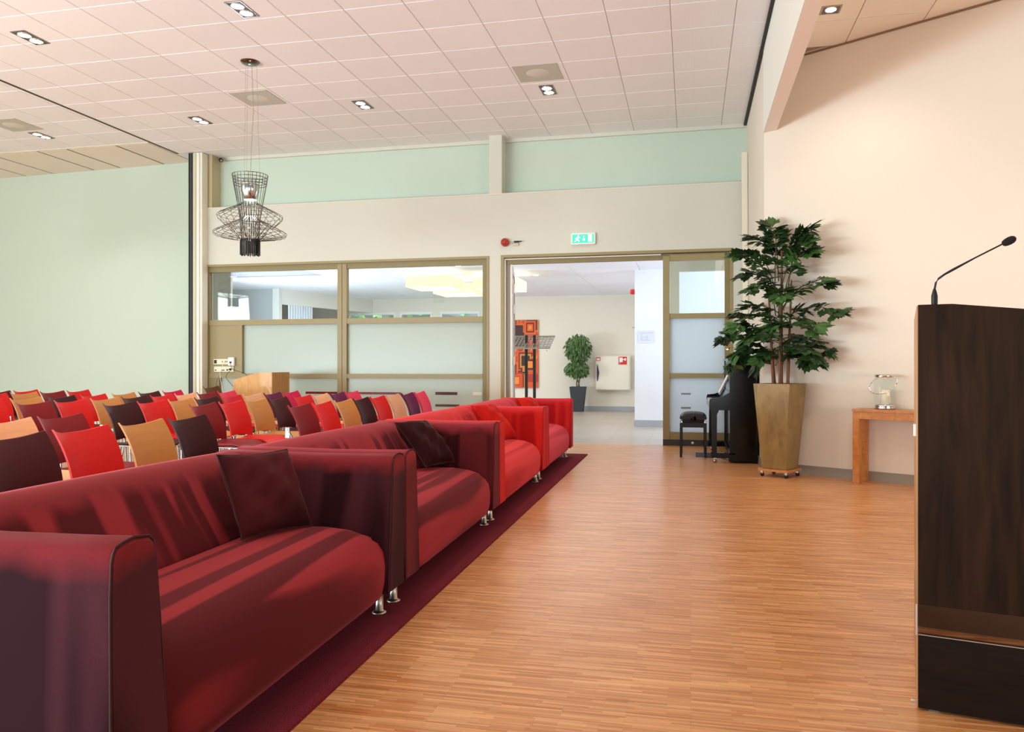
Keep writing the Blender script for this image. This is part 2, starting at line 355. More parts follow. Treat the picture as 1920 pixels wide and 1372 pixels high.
# ceilings
cl = struct('ceiling', B((-16, -3, ZC+0.02), (0.76, YN+0.5, ZC+0.08)), mat('ceiling_void', '#b9b0a4', 0.9))
near = B((-16, -3, ZC), (0.74, 4.616, ZC+0.02)).obj('ceiling_field', TILEP, cl)
TX, TY = 0.6, 0.575
tile = None
fix = [(-6.57, 6.77), (-4.11, 6.67), (-6.52, 9.56), (-4.10, 9.45), (-1.69, 9.44), (-9.2, 9.68)]
sqv = [(-1.70, 8.86), (-5.28, 8.93), (-9.18, 9.17)]
def tile_ob(w_, d_):
    g = 0.0035; h = 0.014; s = 0.010
    m = MB(); m.box((g, g, 0), (w_-g, d_-g, h)); return m
for i in range(-22, 7):
    x0 = -3.186+i*TX; x1 = x0+TX
    if x1 > 0.72: x1 = 0.72
    if x0 >= 0.6: continue
    for j in range(-5, 9):
        y0 = 7.466+j*TY-0.0; y1 = y0+TY
        if y0 > YN-0.05: continue
        if y1 > YN: y1 = YN
        if x0 < -8.0 and y0 > 10.2: continue
        if not inview((x0+x1)/2, (y0+y1)/2, ZC): continue
        full = abs(x1-x0-TX) < 1e-4 and abs(y1-y0-TY) < 1e-4
        if full:
            if tile is None:
                o = tile_ob(TX, TY).obj('ceiling_tile', TILEM, cl, bevel=0.003, seg=1); tile = o; o.location = (x0, y0, ZC)
            else: share(tile, cl, (x0, y0, ZC))
        else:
            tile_ob(x1-x0, y1-y0).obj('ceiling_tile', TILEM, cl, loc=(x0, y0, ZC))
# plain rest of the field left of and outside the view
MB().box((-16, 4.5, ZC+0.012), (0.74, 11.4, ZC+0.02)).obj('ceiling_field', TILEP, cl)
# partition track and slot panels
tr = struct('trim_8', B((-7.90, -3, ZC-0.004), (-7.875, 10.99, ZC+0.01)), BLACK)
B((-7.915, -3, ZC-0.006), (-7.903, 10.99, ZC+0.01)).obj('track_lip', mat('track_lip', '#b3a98f', 0.5), tr)
struct('trim_9', B((-16, 10.315, ZC-0.012), (-7.92, 10.345, ZC+0.01)), mat('track_beige', '#d9d2b8', 0.5))
xs = [-7.92, -8.50, -9.38, -9.92, -10.8, -11.4, -12.3, -12.9]
for a, b in zip(xs[:-1], xs[1:]):
    B((b+0.02, 10.355, ZC-0.012), (a-0.02, 11.9, ZC+0.004)).obj('ceiling_panel', TILEP, cl, bevel=0.003, seg=1)
    B((b-0.012, 10.355, ZC-0.004), (b+0.012, 11.9, ZC+0.006)).obj('ceiling_slot', BLACK, cl)
# right ceiling, higher-warm side
ZR = 4.27
cr = struct('ceiling_right', B((0.875, -3, ZR+0.02), (8, 8.75, ZR+0.08)), mat('ceiling_void2', '#a59880', 0.9))
for i in range(0, 6):
    for j in range(0, 5):
        x0 = 0.88+i*0.6; y0 = 5.32+j*0.6+0.0
        # only tiles on the room side of the angled wall
        c_ = Vector((x0+0.3, y0+0.3, 0)); dd = (c_-W0).dot(wn)
        if dd < -0.55 or not inview(x0+0.3, y0+0.3, ZR, 500, 500): continue
        tile_ob(0.6, 0.6).obj('ceiling_tile', TILEP, cr, loc=(x0, y0, ZR))
MB().box((0.875, -3, ZR+0.005), (8, 5.32, ZR+0.02)).obj('ceiling_field', TILEP, cr)
MB().box((4.4, 5.3, ZR+0.005), (8, 8.0, ZR+0.02)).obj('ceiling_field', TILEP, cr)
tag_z = along(0.1, 8.9, 0.012, ZR-0.018, ZR-0.002)
struct('trim_10', tag_z, mat('edge_trim', '#8a6f52', 0.6))

# ---------------------------------------------------------------- windows in the back wall
def glazed(name, x0, x1, z0, z1, mulls, trans, panes, y=YB, yg=YB+0.06):
    """outer casing, inner frame, mullions, transoms; panes given as (xa,xb,za,zb,mat)"""
    w_ = B((x0, y-0.012, z1-0.035), (x1, y+0.10, z1)); w_.box((x0, y-0.012, z0), (x0+0.035, y+0.10, z1-0.035)); w_.box((x1-0.035, y-0.012, z0), (x1, y+0.10, z1-0.035))
    root = struct(name, w_, FRAME)
    f = MB(); a, b, t = x0+0.035, x1-0.035, z1-0.035
    f.box((a, y+0.015, t-0.085), (b, y+0.09, t)); f.box((a, y+0.015, z0), (a+0.065, y+0.09, t-0.085)); f.box((b-0.065, y+0.015, z0), (b, y+0.09, t-0.085))
    f.obj('window_frame', FRAMED, root)
    for m_ in mulls:
        MB().box((m_-0.075, y+0.003, z0), (m_-0.004, y+0.09, t-0.02)).box((m_+0.004, y+0.003, z0), (m_+0.075, y+0.09, t-0.02)).obj('mullion', FRAME, root)
        B((m_-0.004, y+0.02, z0), (m_+0.004, y+0.06, t-0.02)).obj('mullion_groove', BLACK, root)
    for (xa, xb, zc, h) in trans:
        B((xa, y+0.010, zc-h/2), (xb, y+0.09, zc+h/2)).obj('transom', FRAME, root)
    for (xa, xb, za, zb, m_) in panes:
        B((xa, yg, za), (xb, yg+0.012, zb)).obj('pane', m_, root)
    return root
M_ = -5.171
root1 = glazed('window_1', -7.54, -2.862, 0.0, 2.70, [M_], 
   [(-7.44, M_-0.075, 1.783, 0.082), (M_+0.075, -2.96, 1.783, 0.082), (-7.44, M_-0.075, 0.947, 0.066), (M_+0.075, -2.96, 0.947, 0.066), (-7.44, M_-0.075, 0.12, 0.1), (M_+0.075, -2.96, 0.12, 0.1)],
   [(-7.44, M_-0.075, 1.824, 2.58, GLASS), (M_+0.075, -2.96, 1.824, 2.58, GLASS),
    (-6.86, M_-0.075, 0.98, 1.742, FROST), (M_+0.075, -2.96, 0.98, 1.742, FROST),
    (-7.26, M_-0.075, 0.17, 0.915, FROST), (M_+0.075, -2.96, 0.17, 0.915, FROST)])
B((-7.44, YB+0.02, 0.98), (-6.94, YB+0.09, 1.742)).obj('blind_panel', FRAME, root1, bevel=0.004)
B((-6.94, YB+0.006, 0.98), (-6.86, YB+0.09, 1.742)).obj('mullion', FRAME, root1)
B((-7.44, YB+0.006, 0.17), (-7.26, YB+0.09, 0.915)).obj('mullion', FRAMED, root1)
# opaque plates stand in for clear film gaps, coloured like what shows through
SLR = mat('film_gap_red', '#7a2230', 0.2); SLD = mat('film_gap_dark', '#4d2b22', 0.2); SLC = mat('film_gap_light', '#e9e2d2', 0.3)
for (a, b, z0, z1, m_) in [(-5.80, -5.26, 0.672, 0.705, SLR), (-5.08, -4.24, 0.672, 0.705, SLR), (-3.70, -3.36, 0.672, 0.715, SLD), (-3.12, -2.98, 0.672, 0.715, SLC),
                           (-3.70, -3.33, 0.497, 0.532, SLD), (-3.12, -2.98, 0.497, 0.532, SLC)]:
    B((a, YB+0.056, z0), (b, YB+0.0605, z1)).obj('film_gap', m_, root1)
# door opening with sidelight
MD = -0.33
w_ = MB(); w_.box((-2.683, YB-0.012, 2.665), (0.557, YB+0.14, 2.705)).box((-2.683, YB-0.012, 0), (-2.640, YB+0.14, 2.665)).box((0.520, YB-0.012, 0), (0.557, YB+0.14, 2.665))
door = struct('door_1', w_, FRAME)
MB().box((-2.640, YB+0.02, 0), (-2.620, YB+0.1, 2.655)).box((-2.620, YB+0.02, 2.64), (-0.4, YB+0.1, 2.655)).obj('door_lining', WHITE, door)
MB().box((-2.60, YB+0.05, 2.58), (0.52, YB+0.13, 2.655)).obj('door_head', FRAMED, door)
MB().box((-2.62, YB+0.06, 0), (-2.57, YB+0.13, 2.64)).obj('door_post', mat('post_taupe', '#8f8370', 0.5), door)
MB().box((-2.57, YB+0.08, 0), (-2.545, YB+0.14, 2.60)).obj('door_stop', WHITE, door)
MB().box((MD-0.045, YB, 0.085), (MD+0.045, YB+0.13, 2.62)).obj('mullion', FRAME, door)
MB().box((0.455, YB+0.02, 0.085), (0.522, YB+0.12, 2.62)).obj('mullion', FRAMED, door)
for z, h in ((1.793, 0.066), (0.968, 0.062), (0.135, 0.10), (2.60, 0.08)):
    MB().box((MD+0.045, YB+0.01, z-h/2), (0.456, YB+0.12, z+h/2)).obj('transom', FRAME, door)
MB().box((MD-0.045, YB-0.005, 0), (0.557, YB+0.12, 0.085)).obj('kick_plate', mat('kick_dark', '#2a2420', 0.35), door)
MB().box((MD+0.34, YB-0.008, 0.03), (MD+0.37, YB-0.004, 0.06), None).obj('sticker', WHITE, door)
for za, zb, m_ in ((1.826, 2.56, GLASS), (0.998, 1.76, FROSTD), (0.185, 0.937, FROSTD)):
    MB().box((MD+0.045, YB+0.06, za), (0.456, YB+0.072, zb)).obj('pane', m_, door)
for z in (0.715, 0.52):
    MB().box((-0.13, YB+0.055, z-0.012), (0.0, YB+0.0605, z+0.012)).obj('film_gap', mat('film_gap_grey', '#8d8c93', 0.3), door)  # plate likewise standing in for a gap in the film
# open door leaf, folded back into the hall
L_ = thing('door_leaf', 'narrow open glass door leaf folded back into the hall at the left jamb', 'door', (-2.565, YB+0.16, 0.01), math.radians(100.5))
MB().box((0, -0.02, 0), (0.95, 0.02, 0.10)).box((0, -0.02, 2.46), (0.95, 0.02, 2.56)).box((0, -0.02, 0.10), (0.09, 0.02, 2.46)).box((0.86, -0.02, 0.10), (0.95, 0.02, 2.46)).obj('leaf_frame', mat('leaf_pinkbeige', '#c9a596', 0.5), L_)
MB().box((0.09, -0.005, 0.10), (0.86, 0.005, 2.46)).obj('pane', FROST, L_)
for z in (2.16, 1.86, 1.1, 0.3): MB().box((0.0, -0.045, z), (0.10, -0.02, z+0.13)).obj('hinge', WHITE, L_)

# ---------------------------------------------------------------- hall
struct('wall_hall_far', MB().box((-12, 19.45, 0), (-8.9, 19.6, HC)).box((-8.9, 19.45, 2.50), (-5.25, 19.6, HC)).box((-8.9, 19.45, 0), (-5.25, 19.6, 1.0))
   .box((-5.25, 19.45, 0), (-0.99, 19.6, HC)).box((-7.52, 19.45, 1.0), (-7.40, 19.6, 2.5)).box((-6.52, 19.45, 1.0), (-6.30, 19.6, 2.5)), mat('hall_far_paint', '#e8e0cf', 0.8, spec=0.2))
for n_, (a, b) in enumerate(((-8.9, -7.52), (-7.40, -6.52), (-6.30, -5.25))):
    r_ = struct('window_%d' % (n_+2), MB().box((a, 19.44, 2.44), (b, 19.52, 2.50)).box((a, 19.44, 1.0), (b, 19.52, 1.05)).box((a, 19.44, 1.05), (a+0.05, 19.52, 2.44)).box((b-0.05, 19.44, 1.05), (b, 19.52, 2.44)), WHITE)
    B((a+0.05, 19.48, 1.05), (b-0.05, 19.49, 2.44)).obj('pane', GLASS, r_)
# right block of the hall: end wall facing the room, and its side
struct('wall_hall_right', MB().box((-0.997, 14.55, 0), (3.6, 14.7, HC)).box((-0.997, 14.70, 0), (-0.85, 19.45, HC)), mat('hall_white', '#eef0f2', 0.8, spec=0.2))
struct('baseboard_hall', MB().box((-1.005, 14.535, 0), (3.6, 14.55, 0.115)).box((-5.2, 19.43, 0), (-0.997, 19.45, 0.11)), BASEH)
# short cross wall with an opening, just behind the side light
struct('trim_11', MB().box((-0.30, 11.95, 0), (-0.165, 12.05, HC)).box((-0.165, 11.95, 2.50), (0.9, 12.05, HC)), mat('lobby_beige', '#dcd3bd', 0.7))
# left part of the hall
struct('wall_hall_left', MB().box((-12, 16.3, 0), (-9.15, 16.45, HC)), mat('hall_grey', '#c9d0cf', 0.7))
struct('wall_hall_side', MB().prism([(-9.15, 16.3), (-9.05, 16.3), (-8.15, 19.45), (-8.3, 19.45)], 'z', 2.5, HC), HALLW)
ccol = thing('corner_post', 'white square post at the corner of the hall seen through the left window', 'post', (-9.1, 16.25, 0), 0)
B((-0.10, -0.08, 0), (0.06, 0.06, HC-0.001)).obj('shaft', WHITE, ccol)
cur = MB()
def cf(u, v): 
    t = u; return (-9.02+0.22*t+0.03*math.sin(t*60), 16.55+0.75*t, 0.2+2.3*v)
cur.grid(cf, 60, 2); tag(cur.obj('curtain', mat('sheer_curtain', '#dfe6ee', 0.8)), 'pale pleated curtain hanging by the hall corner post behind the upper left pane', 'curtain')
hc = struct('ceiling_hall', B((-7.62, YN, HC+0.02), (4, 12.15, HC+0.08)).box((-12, 12.15, HC+0.02), (4, 19.6, HC+0.08)), mat('hall_void', '#aaaabb', 0.9))
for i in range(-9, 4):
    for j in range(0, 3):
        if j == 0 and -0.9+i*1.2 < -7.6: continue
        tile_ob(1.2, 2.7).obj('ceiling_tile', TILEH, hc, loc=(-0.9+i*1.2, YN+0.02+j*2.7, HC))
struct('wall_outer_hall', B((-12.1, 12.15, 0), (-12, 19.5, HC)).box((-12, 12.15, 0), (-7.7, 12.2, HC)), HALLW)
# hedge outside the hall windows
hb = MB()
random.seed(3)
for k in range(900):
    c = Vector((random.uniform(-11, -3), random.uniform(21.6, 22.6), random.uniform(0.0, 3.4))); a = random.random()*6.3; s_ = 0.14
    d1 = Vector((math.cos(a), math.sin(a), random.uniform(-.6, .6)))*s_; d2 = Vector((-math.sin(a), random.uniform(-.5, .5), math.cos(a)))*s_
    hb.add([c-d1, c+d2*0.6, c+d1, c-d2*0.6], [(0, 1, 2, 3)])
hd = hb.obj('hedge', mat('hedge_green', '#7fb06a', 0.7, noise=0.3, nscale=4)); tag(hd, 'green hedge outside the far hall windows', 'hedge', kind='stuff')
struct('ground', B((-14, 19.6, -0.1), (6, 26, 0.0)), mat('grass_ground', '#6f8f58', 0.9))

# ================================================================== RUG
tag(MB().prism([(-2.45, -0.5), (-1.150, -0.5), (-1.245, 9.74), (-2.55, 9.74)], 'z', 0.0005, 0.012).obj('carpet_runner', CARPET), 'long burgundy carpet runner lying under the row of sofas', 'rug')

# ================================================================== SOFAS
def arc(cx, cz, r, a0, a1, n):
    return [(cx+r*math.cos(math.radians(a0+(a1-a0)*i/n)), cz+r*math.sin(math.radians(a0+(a1-a0)*i/n))) for i in range(n+1)]
D_ = 0.88
def arm_profile(side):
    # (y,z): outer face near vertical, rounded top, inner face slanting out towards the seat
    p = [(0.012, 0.13), (0.002, 0.30), (0.0, 0.60), (0.004, 0.675)] + [(0.004+0.03*(1-math.cos(math.radians(t))), 0.675+0.036*math.sin(math.radians(t))) for t in (30, 60, 90)]
    p += [(0.075, 0.717), (0.11, 0.712)] + [(0.115+0.035*math.sin(math.radians(t)), 0.668+0.044*math.cos(math.radians(t))) for t in (20, 45, 70, 90)]
    p += [(0.162, 0.56), (0.176, 0.42), (0.190, 0.26), (0.196, 0.13)]
    return p
def make_sofa(label, tone, loc, rz, length, group):
    """local axes: x forward, y along the sofa, z up; origin back-left corner on the floor"""
    r = thing('sofa', label, 'sofa', loc, rz, group)
    A, V, S, P = tone
    for side in (0, 1):
        prof = arm_profile(side)
        if side: prof = [(length-y, z) for y, z in prof][::-1]
        m = MB()
        xs_ = [0.0, 0.012, 0.03, 0.25, 0.5, 0.75, D_-0.018, D_-0.006, D_]
        ins = [0.020, 0.007, 0, 0, 0, 0, 0, 0.003, 0.010]
        cy = sum(p[0] for p in prof)/len(prof); cz = 0.42
        n = len(prof); vs = []
        for x, i_ in zip(xs_, ins):
            for (y, z) in prof:
                dy, dz = cy-y, cz-z; l_ = math.hypot(dy, dz)+1e-6
                sag = -0.006*math.sin(PI*min(1, max(0, (x-0.2)/0.7))) if z > 0.65 else 0
                vs.append((x, y+dy/l_*i_, z+dz/l_*i_+sag))
        fs = [(i*n+k, i*n+(k+1) % n, (i+1)*n+(k+1) % n, (i+1)*n+k) for i in range(len(xs_)-1) for k in range(n)]
        m.add(vs, fs, True); m.add(vs[:n], [tuple(range(n))[::-1]]); m.add(vs[-n:], [tuple(range(n))])
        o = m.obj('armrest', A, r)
        pp = [(D_-0.006, y, z) for (y, z) in prof]
        MB().tube(pp, 0.0035, 5).obj('piping', P, o)
    # backrest: outer vertical, rounded top, leaning inner face; puckered grid along the length
    prof = [(0.02, 0.13), (0.0, 0.25), (0.0, 0.62)] + [(0.05-0.05*math.cos(math.radians(t)), 0.665+0.045*math.sin(math.radians(t))) for t in (0, 30, 60, 90)]
    prof += [(0.10, 0.712), (0.14, 0.705), (0.185, 0.685), (0.22, 0.645), (0.27, 0.56), (0.32, 0.48), (0.355, 0.42), (0.36, 0.34), (0.36, 0.13)]
    n = len(prof); m = MB(); NL = 40; y0, y1 = 0.10, length-0.10; vs = []
    for i in range(NL+1):
        t = i/NL; y = y0+(y1-y0)*t
        e_ = min(t, 1-t)
        for k, (x, z) in enumerate(prof):
            puff = 0.0
            if 8 <= k <= 13: puff = 0.006*math.sin(t*97+k*0.3)*math.exp(-e_*9)+0.004*math.sin(t*23)
            vs.append((x+puff, y, z+(0.006*math.sin(PI*t) if z > 0.6 else 0)))
    m.add(vs, [(i*n+k, (i+1)*n+k, (i+1)*n+(k+1) % n, i*n+(k+1) % n) for i in range(NL) for k in range(n)], True)
    m.add(vs[:n], [tuple(range(n))]); m.add(vs[-n:], [tuple(range(n))[::-1]])
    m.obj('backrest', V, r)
    # seat
    ya, yb = 0.165, length-0.165
    def seat(u, v):
        y = ya+(yb-ya)*u; e_ = min(u, 1-u)*(yb-ya); drop = 0.055*math.exp(-(e_/0.075)**1.3)
        prof = [(0.32, 0.40), (0.38, 0.420), (0.5, 0.432), (0.62, 0.434), (0.72, 0.424), (0.79, 0.400), (0.835, 0.365), (0.862, 0.31), (0.872, 0.25), (0.870, 0.18), (0.858, 0.125), (0.60, 0.118), (0.32, 0.118)]
        k = v*(len(prof)-1); i = min(int(k), len(prof)-2); f = k-i
        x = prof[i][0]*(1-f)+prof[i+1][0]*f; z = prof[i][1]*(1-f)+prof[i+1][1]*f
        if z > 0.3: z -= drop*(z-0.3)/0.13; 
        if x > 0.8: x -= drop*0.35
        return (x, y, z)
    MB().grid(seat, 36, 24).obj('seat', S, r)
    MB().box((0.05, 0.12, 0.105), (0.80, length-0.12, 0.135)).obj('underframe', MATTB, r)
    leg = None
    for lx in (0.10, 0.79):
        for ly in (0.085, length-0.085):
            if leg is None:
                leg = MB().lathe([(0.0, 0), (0.032, 0), (0.033, 0.004), (0.024, 0.010), (0.0175, 0.014), (0.0175, 0.115), (0.026, 0.122), (0.026, 0.13), (0, 0.13)], 16).obj('leg', STEEL, r, loc=(lx, ly, 0.012))
            else: share(leg, r, (lx, ly, 0.012))
    return r
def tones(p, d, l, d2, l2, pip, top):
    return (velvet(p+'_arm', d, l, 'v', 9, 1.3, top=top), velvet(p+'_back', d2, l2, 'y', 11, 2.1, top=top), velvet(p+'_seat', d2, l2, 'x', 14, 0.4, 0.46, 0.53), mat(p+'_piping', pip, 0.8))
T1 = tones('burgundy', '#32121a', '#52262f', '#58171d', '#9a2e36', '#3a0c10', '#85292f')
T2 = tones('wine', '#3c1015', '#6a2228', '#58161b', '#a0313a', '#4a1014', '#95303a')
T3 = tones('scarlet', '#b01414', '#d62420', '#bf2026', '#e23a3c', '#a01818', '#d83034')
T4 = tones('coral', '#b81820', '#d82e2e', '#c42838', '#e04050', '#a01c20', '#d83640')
sofas = []
def soff(y): return -2.130-0.0213*(y-3.3)
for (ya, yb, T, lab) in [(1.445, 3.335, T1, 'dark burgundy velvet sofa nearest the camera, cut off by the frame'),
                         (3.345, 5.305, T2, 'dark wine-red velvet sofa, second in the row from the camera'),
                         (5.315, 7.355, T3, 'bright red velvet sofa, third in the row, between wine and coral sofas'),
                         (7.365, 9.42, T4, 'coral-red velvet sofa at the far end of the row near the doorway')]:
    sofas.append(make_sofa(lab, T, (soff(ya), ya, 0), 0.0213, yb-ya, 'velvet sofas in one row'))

# cushions
def cushion(label, m, corner, e1, up, size=0.40, th=0.07, seed=1):
    """corner = bottom-left point, e1 = direction of its bottom edge, up = direction of its side edge"""
    e1 = Vector(e1).normalized(); up = Vector(up); up = (up-e1*up.dot(e1)).normalized(); nn = e1.cross(up)
    c0 = Vector(corner)+e1*size/2
    r = thing('cushion', label, 'cushion', c0, 0, 'small scatter cushions on the sofas')
    rnd = random.Random(seed); ph = [rnd.uniform(0, 6.3) for _ in range(6)]
    R = Matrix((e1, up, nn)).transposed()
    def side(sg):
        def fn(u, v):
            a, b = 2*u-1, 2*v-1
            f = max(0, (1-abs(a)**2.4))*max(0, (1-abs(b)**2.4)); z = sg*th*f**0.42
            pin = 1-0.055*(1-abs(a)**2)*abs(b)**6-0.0
            x = a*size/2*(1-0.07*(1-b*b)*abs(a)**5); y = b*size/2*(1-0.07*(1-a*a)*abs(b)**5)
            z += 0.010*f*math.sin(5*a+3*b+ph[0])+0.006*f*math.sin(11*a-7*b+ph[1])+0.004*f*math.sin(-6*a+13*b+ph[2])
            return R @ Vector((x, y+size/2, z))
        return fn
    m1 = MB().grid(side(1), 22, 22)
    m2 = MB().grid(side(-1), 22, 22); o = len(m1.v)
    m1.add(m2.v, [f[::-1] for f in m2.f], True); m1.obj('cover', m, r)
    pts = []
    for k in range(81):
        t = k/20
        a, b = ((-1+2*t, -1) if t <= 1 else (1, -1+2*(t-1)) if t <= 2 else (1-2*(t-2), 1) if t <= 3 else (-1, 1-2*(t-3)))
        x = a*size/2*(1-0.07*(1-b*b)*abs(a)**5); y = b*size/2*(1-0.07*(1-a*a)*abs(b)**5)
        pts.append(R @ Vector((x, y+size/2, 0)))
    MB().tube(pts, 0.0035, 5, cap=False).obj('seam', mat(m.name+'_seam', '#3a0c10' if 'dark' in m.name else '#a01212', 0.8), r)
    return r
CD = velvet('dark_cushion_cloth', '#2f0d11', '#501a1e', 'v', 5, 3.3, 0.40, 0.62); CR = velvet('red_cushion_cloth', '#c41a12', '#dd281c', 'v', 5, 3.3, 0.40, 0.62)
cushion('dark burgundy square cushion on the nearest sofa', CD, (-1.665, 2.70, 0.44), (0.35, 0.92, -0.02), (-0.36, 0.30, 0.85), 0.35, 0.06, 1)
cushion('dark burgundy square cushion on the second sofa', CD, (-1.63, 4.74, 0.462), (0.22, 0.95, -0.02), (-0.66, -0.30, 0.66), 0.365, 0.07, 2)
cushion('bright red square cushion on the third sofa', CR, (-1.66, 6.74, 0.445), (0.22, 0.95, 0.0), (-0.62, -0.34, 0.60), 0.40, 0.07, 3)
cushion('red square cushion on the farthest sofa, only its top showing', CR, (-1.72, 8.80, 0.44), (0.22, 0.95, 0), (-0.62, -0.34, 0.62), 0.38, 0.07, 4)

# ================================================================== CHAIRS
def plast(name, c):
    return mat(name, c, 0.5, noise=0.12, nscale=6, stretch=(1, 1, 9), spec=0.2)
CH = {k: plast('chair_'+k, c) for k, c in dict(red='#d81f1c', tan='#c98a4c', maroon='#4a1418', dark='#3c1014', claret='#84181f', peach='#f2b184', beige='#e2ab82', purple='#6a1c48', pink='#e83c58', magenta='#d0164e', crimson='#c41c2c', brown='#6b4420').items()}  # magenta and similar tones carry the window light's cast in their colour
def make_chair():
    r = thing('stacking_chair', 'x', 'chair')
    bw = 0.395
    def back(off):
        def fn(u, v):   # u across (y), v bottom -> top
            a = 2*u-1
            y = a*bw/2*(1-0.05*(1-v)**2)
            z = 0.472+0.280*v + 0.030*(abs(a)**2.4)*v - 0.012*(1-abs(a)**2)*v*0 - 0.018*(abs(a)**3)*(1-v)
            x = 0.112*(1-v**2.1)+0.062*(a*a)-0.018
            return (x-off, y, z)
        return fn
    m = MB().grid(back(0), 14, 12); m2 = MB().grid(back(0.012), 14, 12)
    m.add(m2.v, [f[::-1] for f in m2.f], True)
    nv = 13; N1 = len(m2.v)
    rim = [i*nv for i in range(15)]+[14*nv+j for j in range(1, nv)]+[i*nv+nv-1 for i in range(13, -1, -1)]+[j for j in range(nv-2, 0, -1)]
    base = m.v[:]; q = [base[i] for i in rim]+[base[i+N1] for i in rim]; k = len(rim)
    m.add(q, [(i, (i+1) % k, k+(i+1) % k, k+i)[::-1] for i in range(k)])
    m.obj('backrest', CH['red'], r)
    def seatf(off):
        def fn(u, v):
            a = 2*u-1; x = 0.09+0.41*v
            z = 0.445-0.02*(1-a*a)*(0.4+0.6*math.sin(PI*min(1, v*1.1)))+(-0.03*((v-0.8)/0.2)**2 if v > 0.8 else 0)+0.012*abs(a)**4-off
            return (x, a*(0.205-0.012*v), z)
        return fn
    m = MB().grid(seatf(0), 12, 12); m2 = MB().grid(seatf(0.012), 12, 12); m.add(m2.v, [f[::-1] for f in m2.f], True)
    nv = 13; N1 = len(m2.v); base = m.v[:]
    rim = [i*nv for i in range(13)]+[12*nv+j for j in range(1, nv)]+[i*nv+nv-1 for i in range(11, -1, -1)]+[j for j in range(nv-2, 0, -1)]
    q = [base[i] for i in rim]+[base[i+N1] for i in rim]; k = len(rim)
    m.add(q, [(i, (i+1) % k, k+(i+1) % k, k+i)[::-1] for i in range(k)])
    m.obj('seat', CH['red'], r)
    for s in (-1, 1):
        y = s*0.198
        MB().tube([(0.025, y, 0.60), (0.045, y, 0.57), (0.085, y, 0.50), (0.10, y, 0.44), (0.06, y*1.02, 0.2), (0.01, y*1.04, 0.0)], 0.0075, 7).obj('leg', CHAIRCH, r)
        MB().tube([(0.47, y*0.98, 0.425), (0.485, y, 0.36), (0.50, y*1.04, 0.0)], 0.0075, 7).obj('leg', CHAIRCH, r)
        MB().tube([(0.10, y*0.98, 0.428), (0.3, y*0.98, 0.422), (0.47, y*0.98, 0.420)], 0.0075, 7).obj('seat_rail', CHAIRCH, r)
        B((0.018, y-0.006, 0.515), (0.055, y+0.006, 0.60)).obj('bracket', CHAIRCH, r)
    MB().tube([(0.10, -0.20, 0.425), (0.10, 0.20, 0.425)], 0.008, 6).obj('crossbar', CHAIRCH, r)
    MB().tube([(0.40, -0.20, 0.415), (0.40, 0.20, 0.415)], 0.008, 6).obj('crossbar', CHAIRCH, r)
    for c in r.children:
        if c.name.startswith(('backrest', 'seat')) and not c.name.startswith('seat_rail'):
            c.material_slots[0].link = 'OBJECT'
    return r
proto = make_chair(); used = [False]
def put_chair(col, x, y, rz, label, group, zs=1.0):
    r = proto if not used[0] else proto.copy()
    kids = list(proto.children)
    if used[0]:
        C.objects.link(r); out = []
        for k in kids: c = k.copy(); C.objects.link(c); c.parent = r; out.append(c)
    else: out = kids; used[0] = True
    r.location = (x, y, 0); r.rotation_euler = (0, 0, rz); r.scale = (1, 1, zs)
    r['label'] = label; r['group'] = group
    for c in out:
        if c.name.startswith(('backrest', 'seat')) and not c.name.startswith('seat_rail'): c.material_slots[0].material = CH[col]
WORD = dict(red='bright red', tan='tan', maroon='dark maroon', dark='blackish maroon', claret='claret', peach='pale peach', beige='beige', purple='purple', pink='hot pink', magenta='magenta', crimson='crimson', brown='brown')
ORD = ['first', 'second', 'third', 'fourth', 'fifth', 'sixth', 'seventh', 'eighth', 'ninth', 'tenth', 'eleventh', 'twelfth']
# rows, front (nearest the sofas) to back; (colour, centre Y along the row)
def rw(y0, cols, pitch=0.447): return [(c, y0+i*pitch) for i, c in enumerate(cols) if c]
ROWS = [
 ('front', -3.155, 5.5, [('maroon', 3.085), ('red', 3.535), ('tan', 4.02), ('dark', 4.47), ('claret', 6.06), ('red', 6.50), ('tan', 6.99), ('dark', 7.43), ('red', 7.91), ('beige', 8.40), ('purple', 8.92), ('pink', 9.40)]),
 ('second', -4.045, 5.5, [('peach', 3.95), ('claret', 4.385), ('claret', 6.03), ('red', 6.46), ('tan', 6.89), ('maroon', 7.37), ('red', 7.93), ('peach', 8.40), ('purple', 8.88), ('pink', 9.34)]),
 ('third', -4.825, 5.5, [('dark', 5.96), ('red', 6.36), ('tan', 6.85), ('dark', 7.28), ('crimson', 7.78), ('beige', 8.24), ('purple', 8.72), ('magenta', 9.20)]),
 ('fourth', -5.71, 5.5, [('claret', 5.96), ('red', 6.39), ('tan', 6.88), ('dark', 7.33), ('red', 7.80), ('peach', 8.24), ('claret', 8.68), ('pink', 9.15)]),
 ('fifth', -6.53, 5.5, [('red', 6.25), ('tan', 6.74), ('dark', 7.22), ('red', 7.71), ('tan', 8.22), ('maroon', 8.70), ('magenta', 9.18)]),
 ('sixth', -7.86, 5.5, [('red', 7.66), ('tan', 8.12), ('claret', 8.58), ('red', 9.03)]),
 ('rearmost', -8.55, 5.5, [('maroon', 8.42), ('red', 8.88)])]
for rn, x0, yr, lst in ROWS:
    for i in range(1, len(lst)):
        if lst[i][1]-lst[i-1][1] < 0.447: lst[i] = (lst[i][0], lst[i-1][1]+0.447)
    for i, (col, y) in enumerate(lst):
        x = x0-0.035*(y-yr)-0.068
        where = 'row behind the sofas' if rn == 'front' else 'row of chairs'
        put_chair(col, x, y, 0.035+random.uniform(-0.02, 0.02), '%s curved-back chair, %s from the left in the %s %s' % (WORD[col], ORD[i], rn, where), 'stacking chairs of the %s row' % rn)
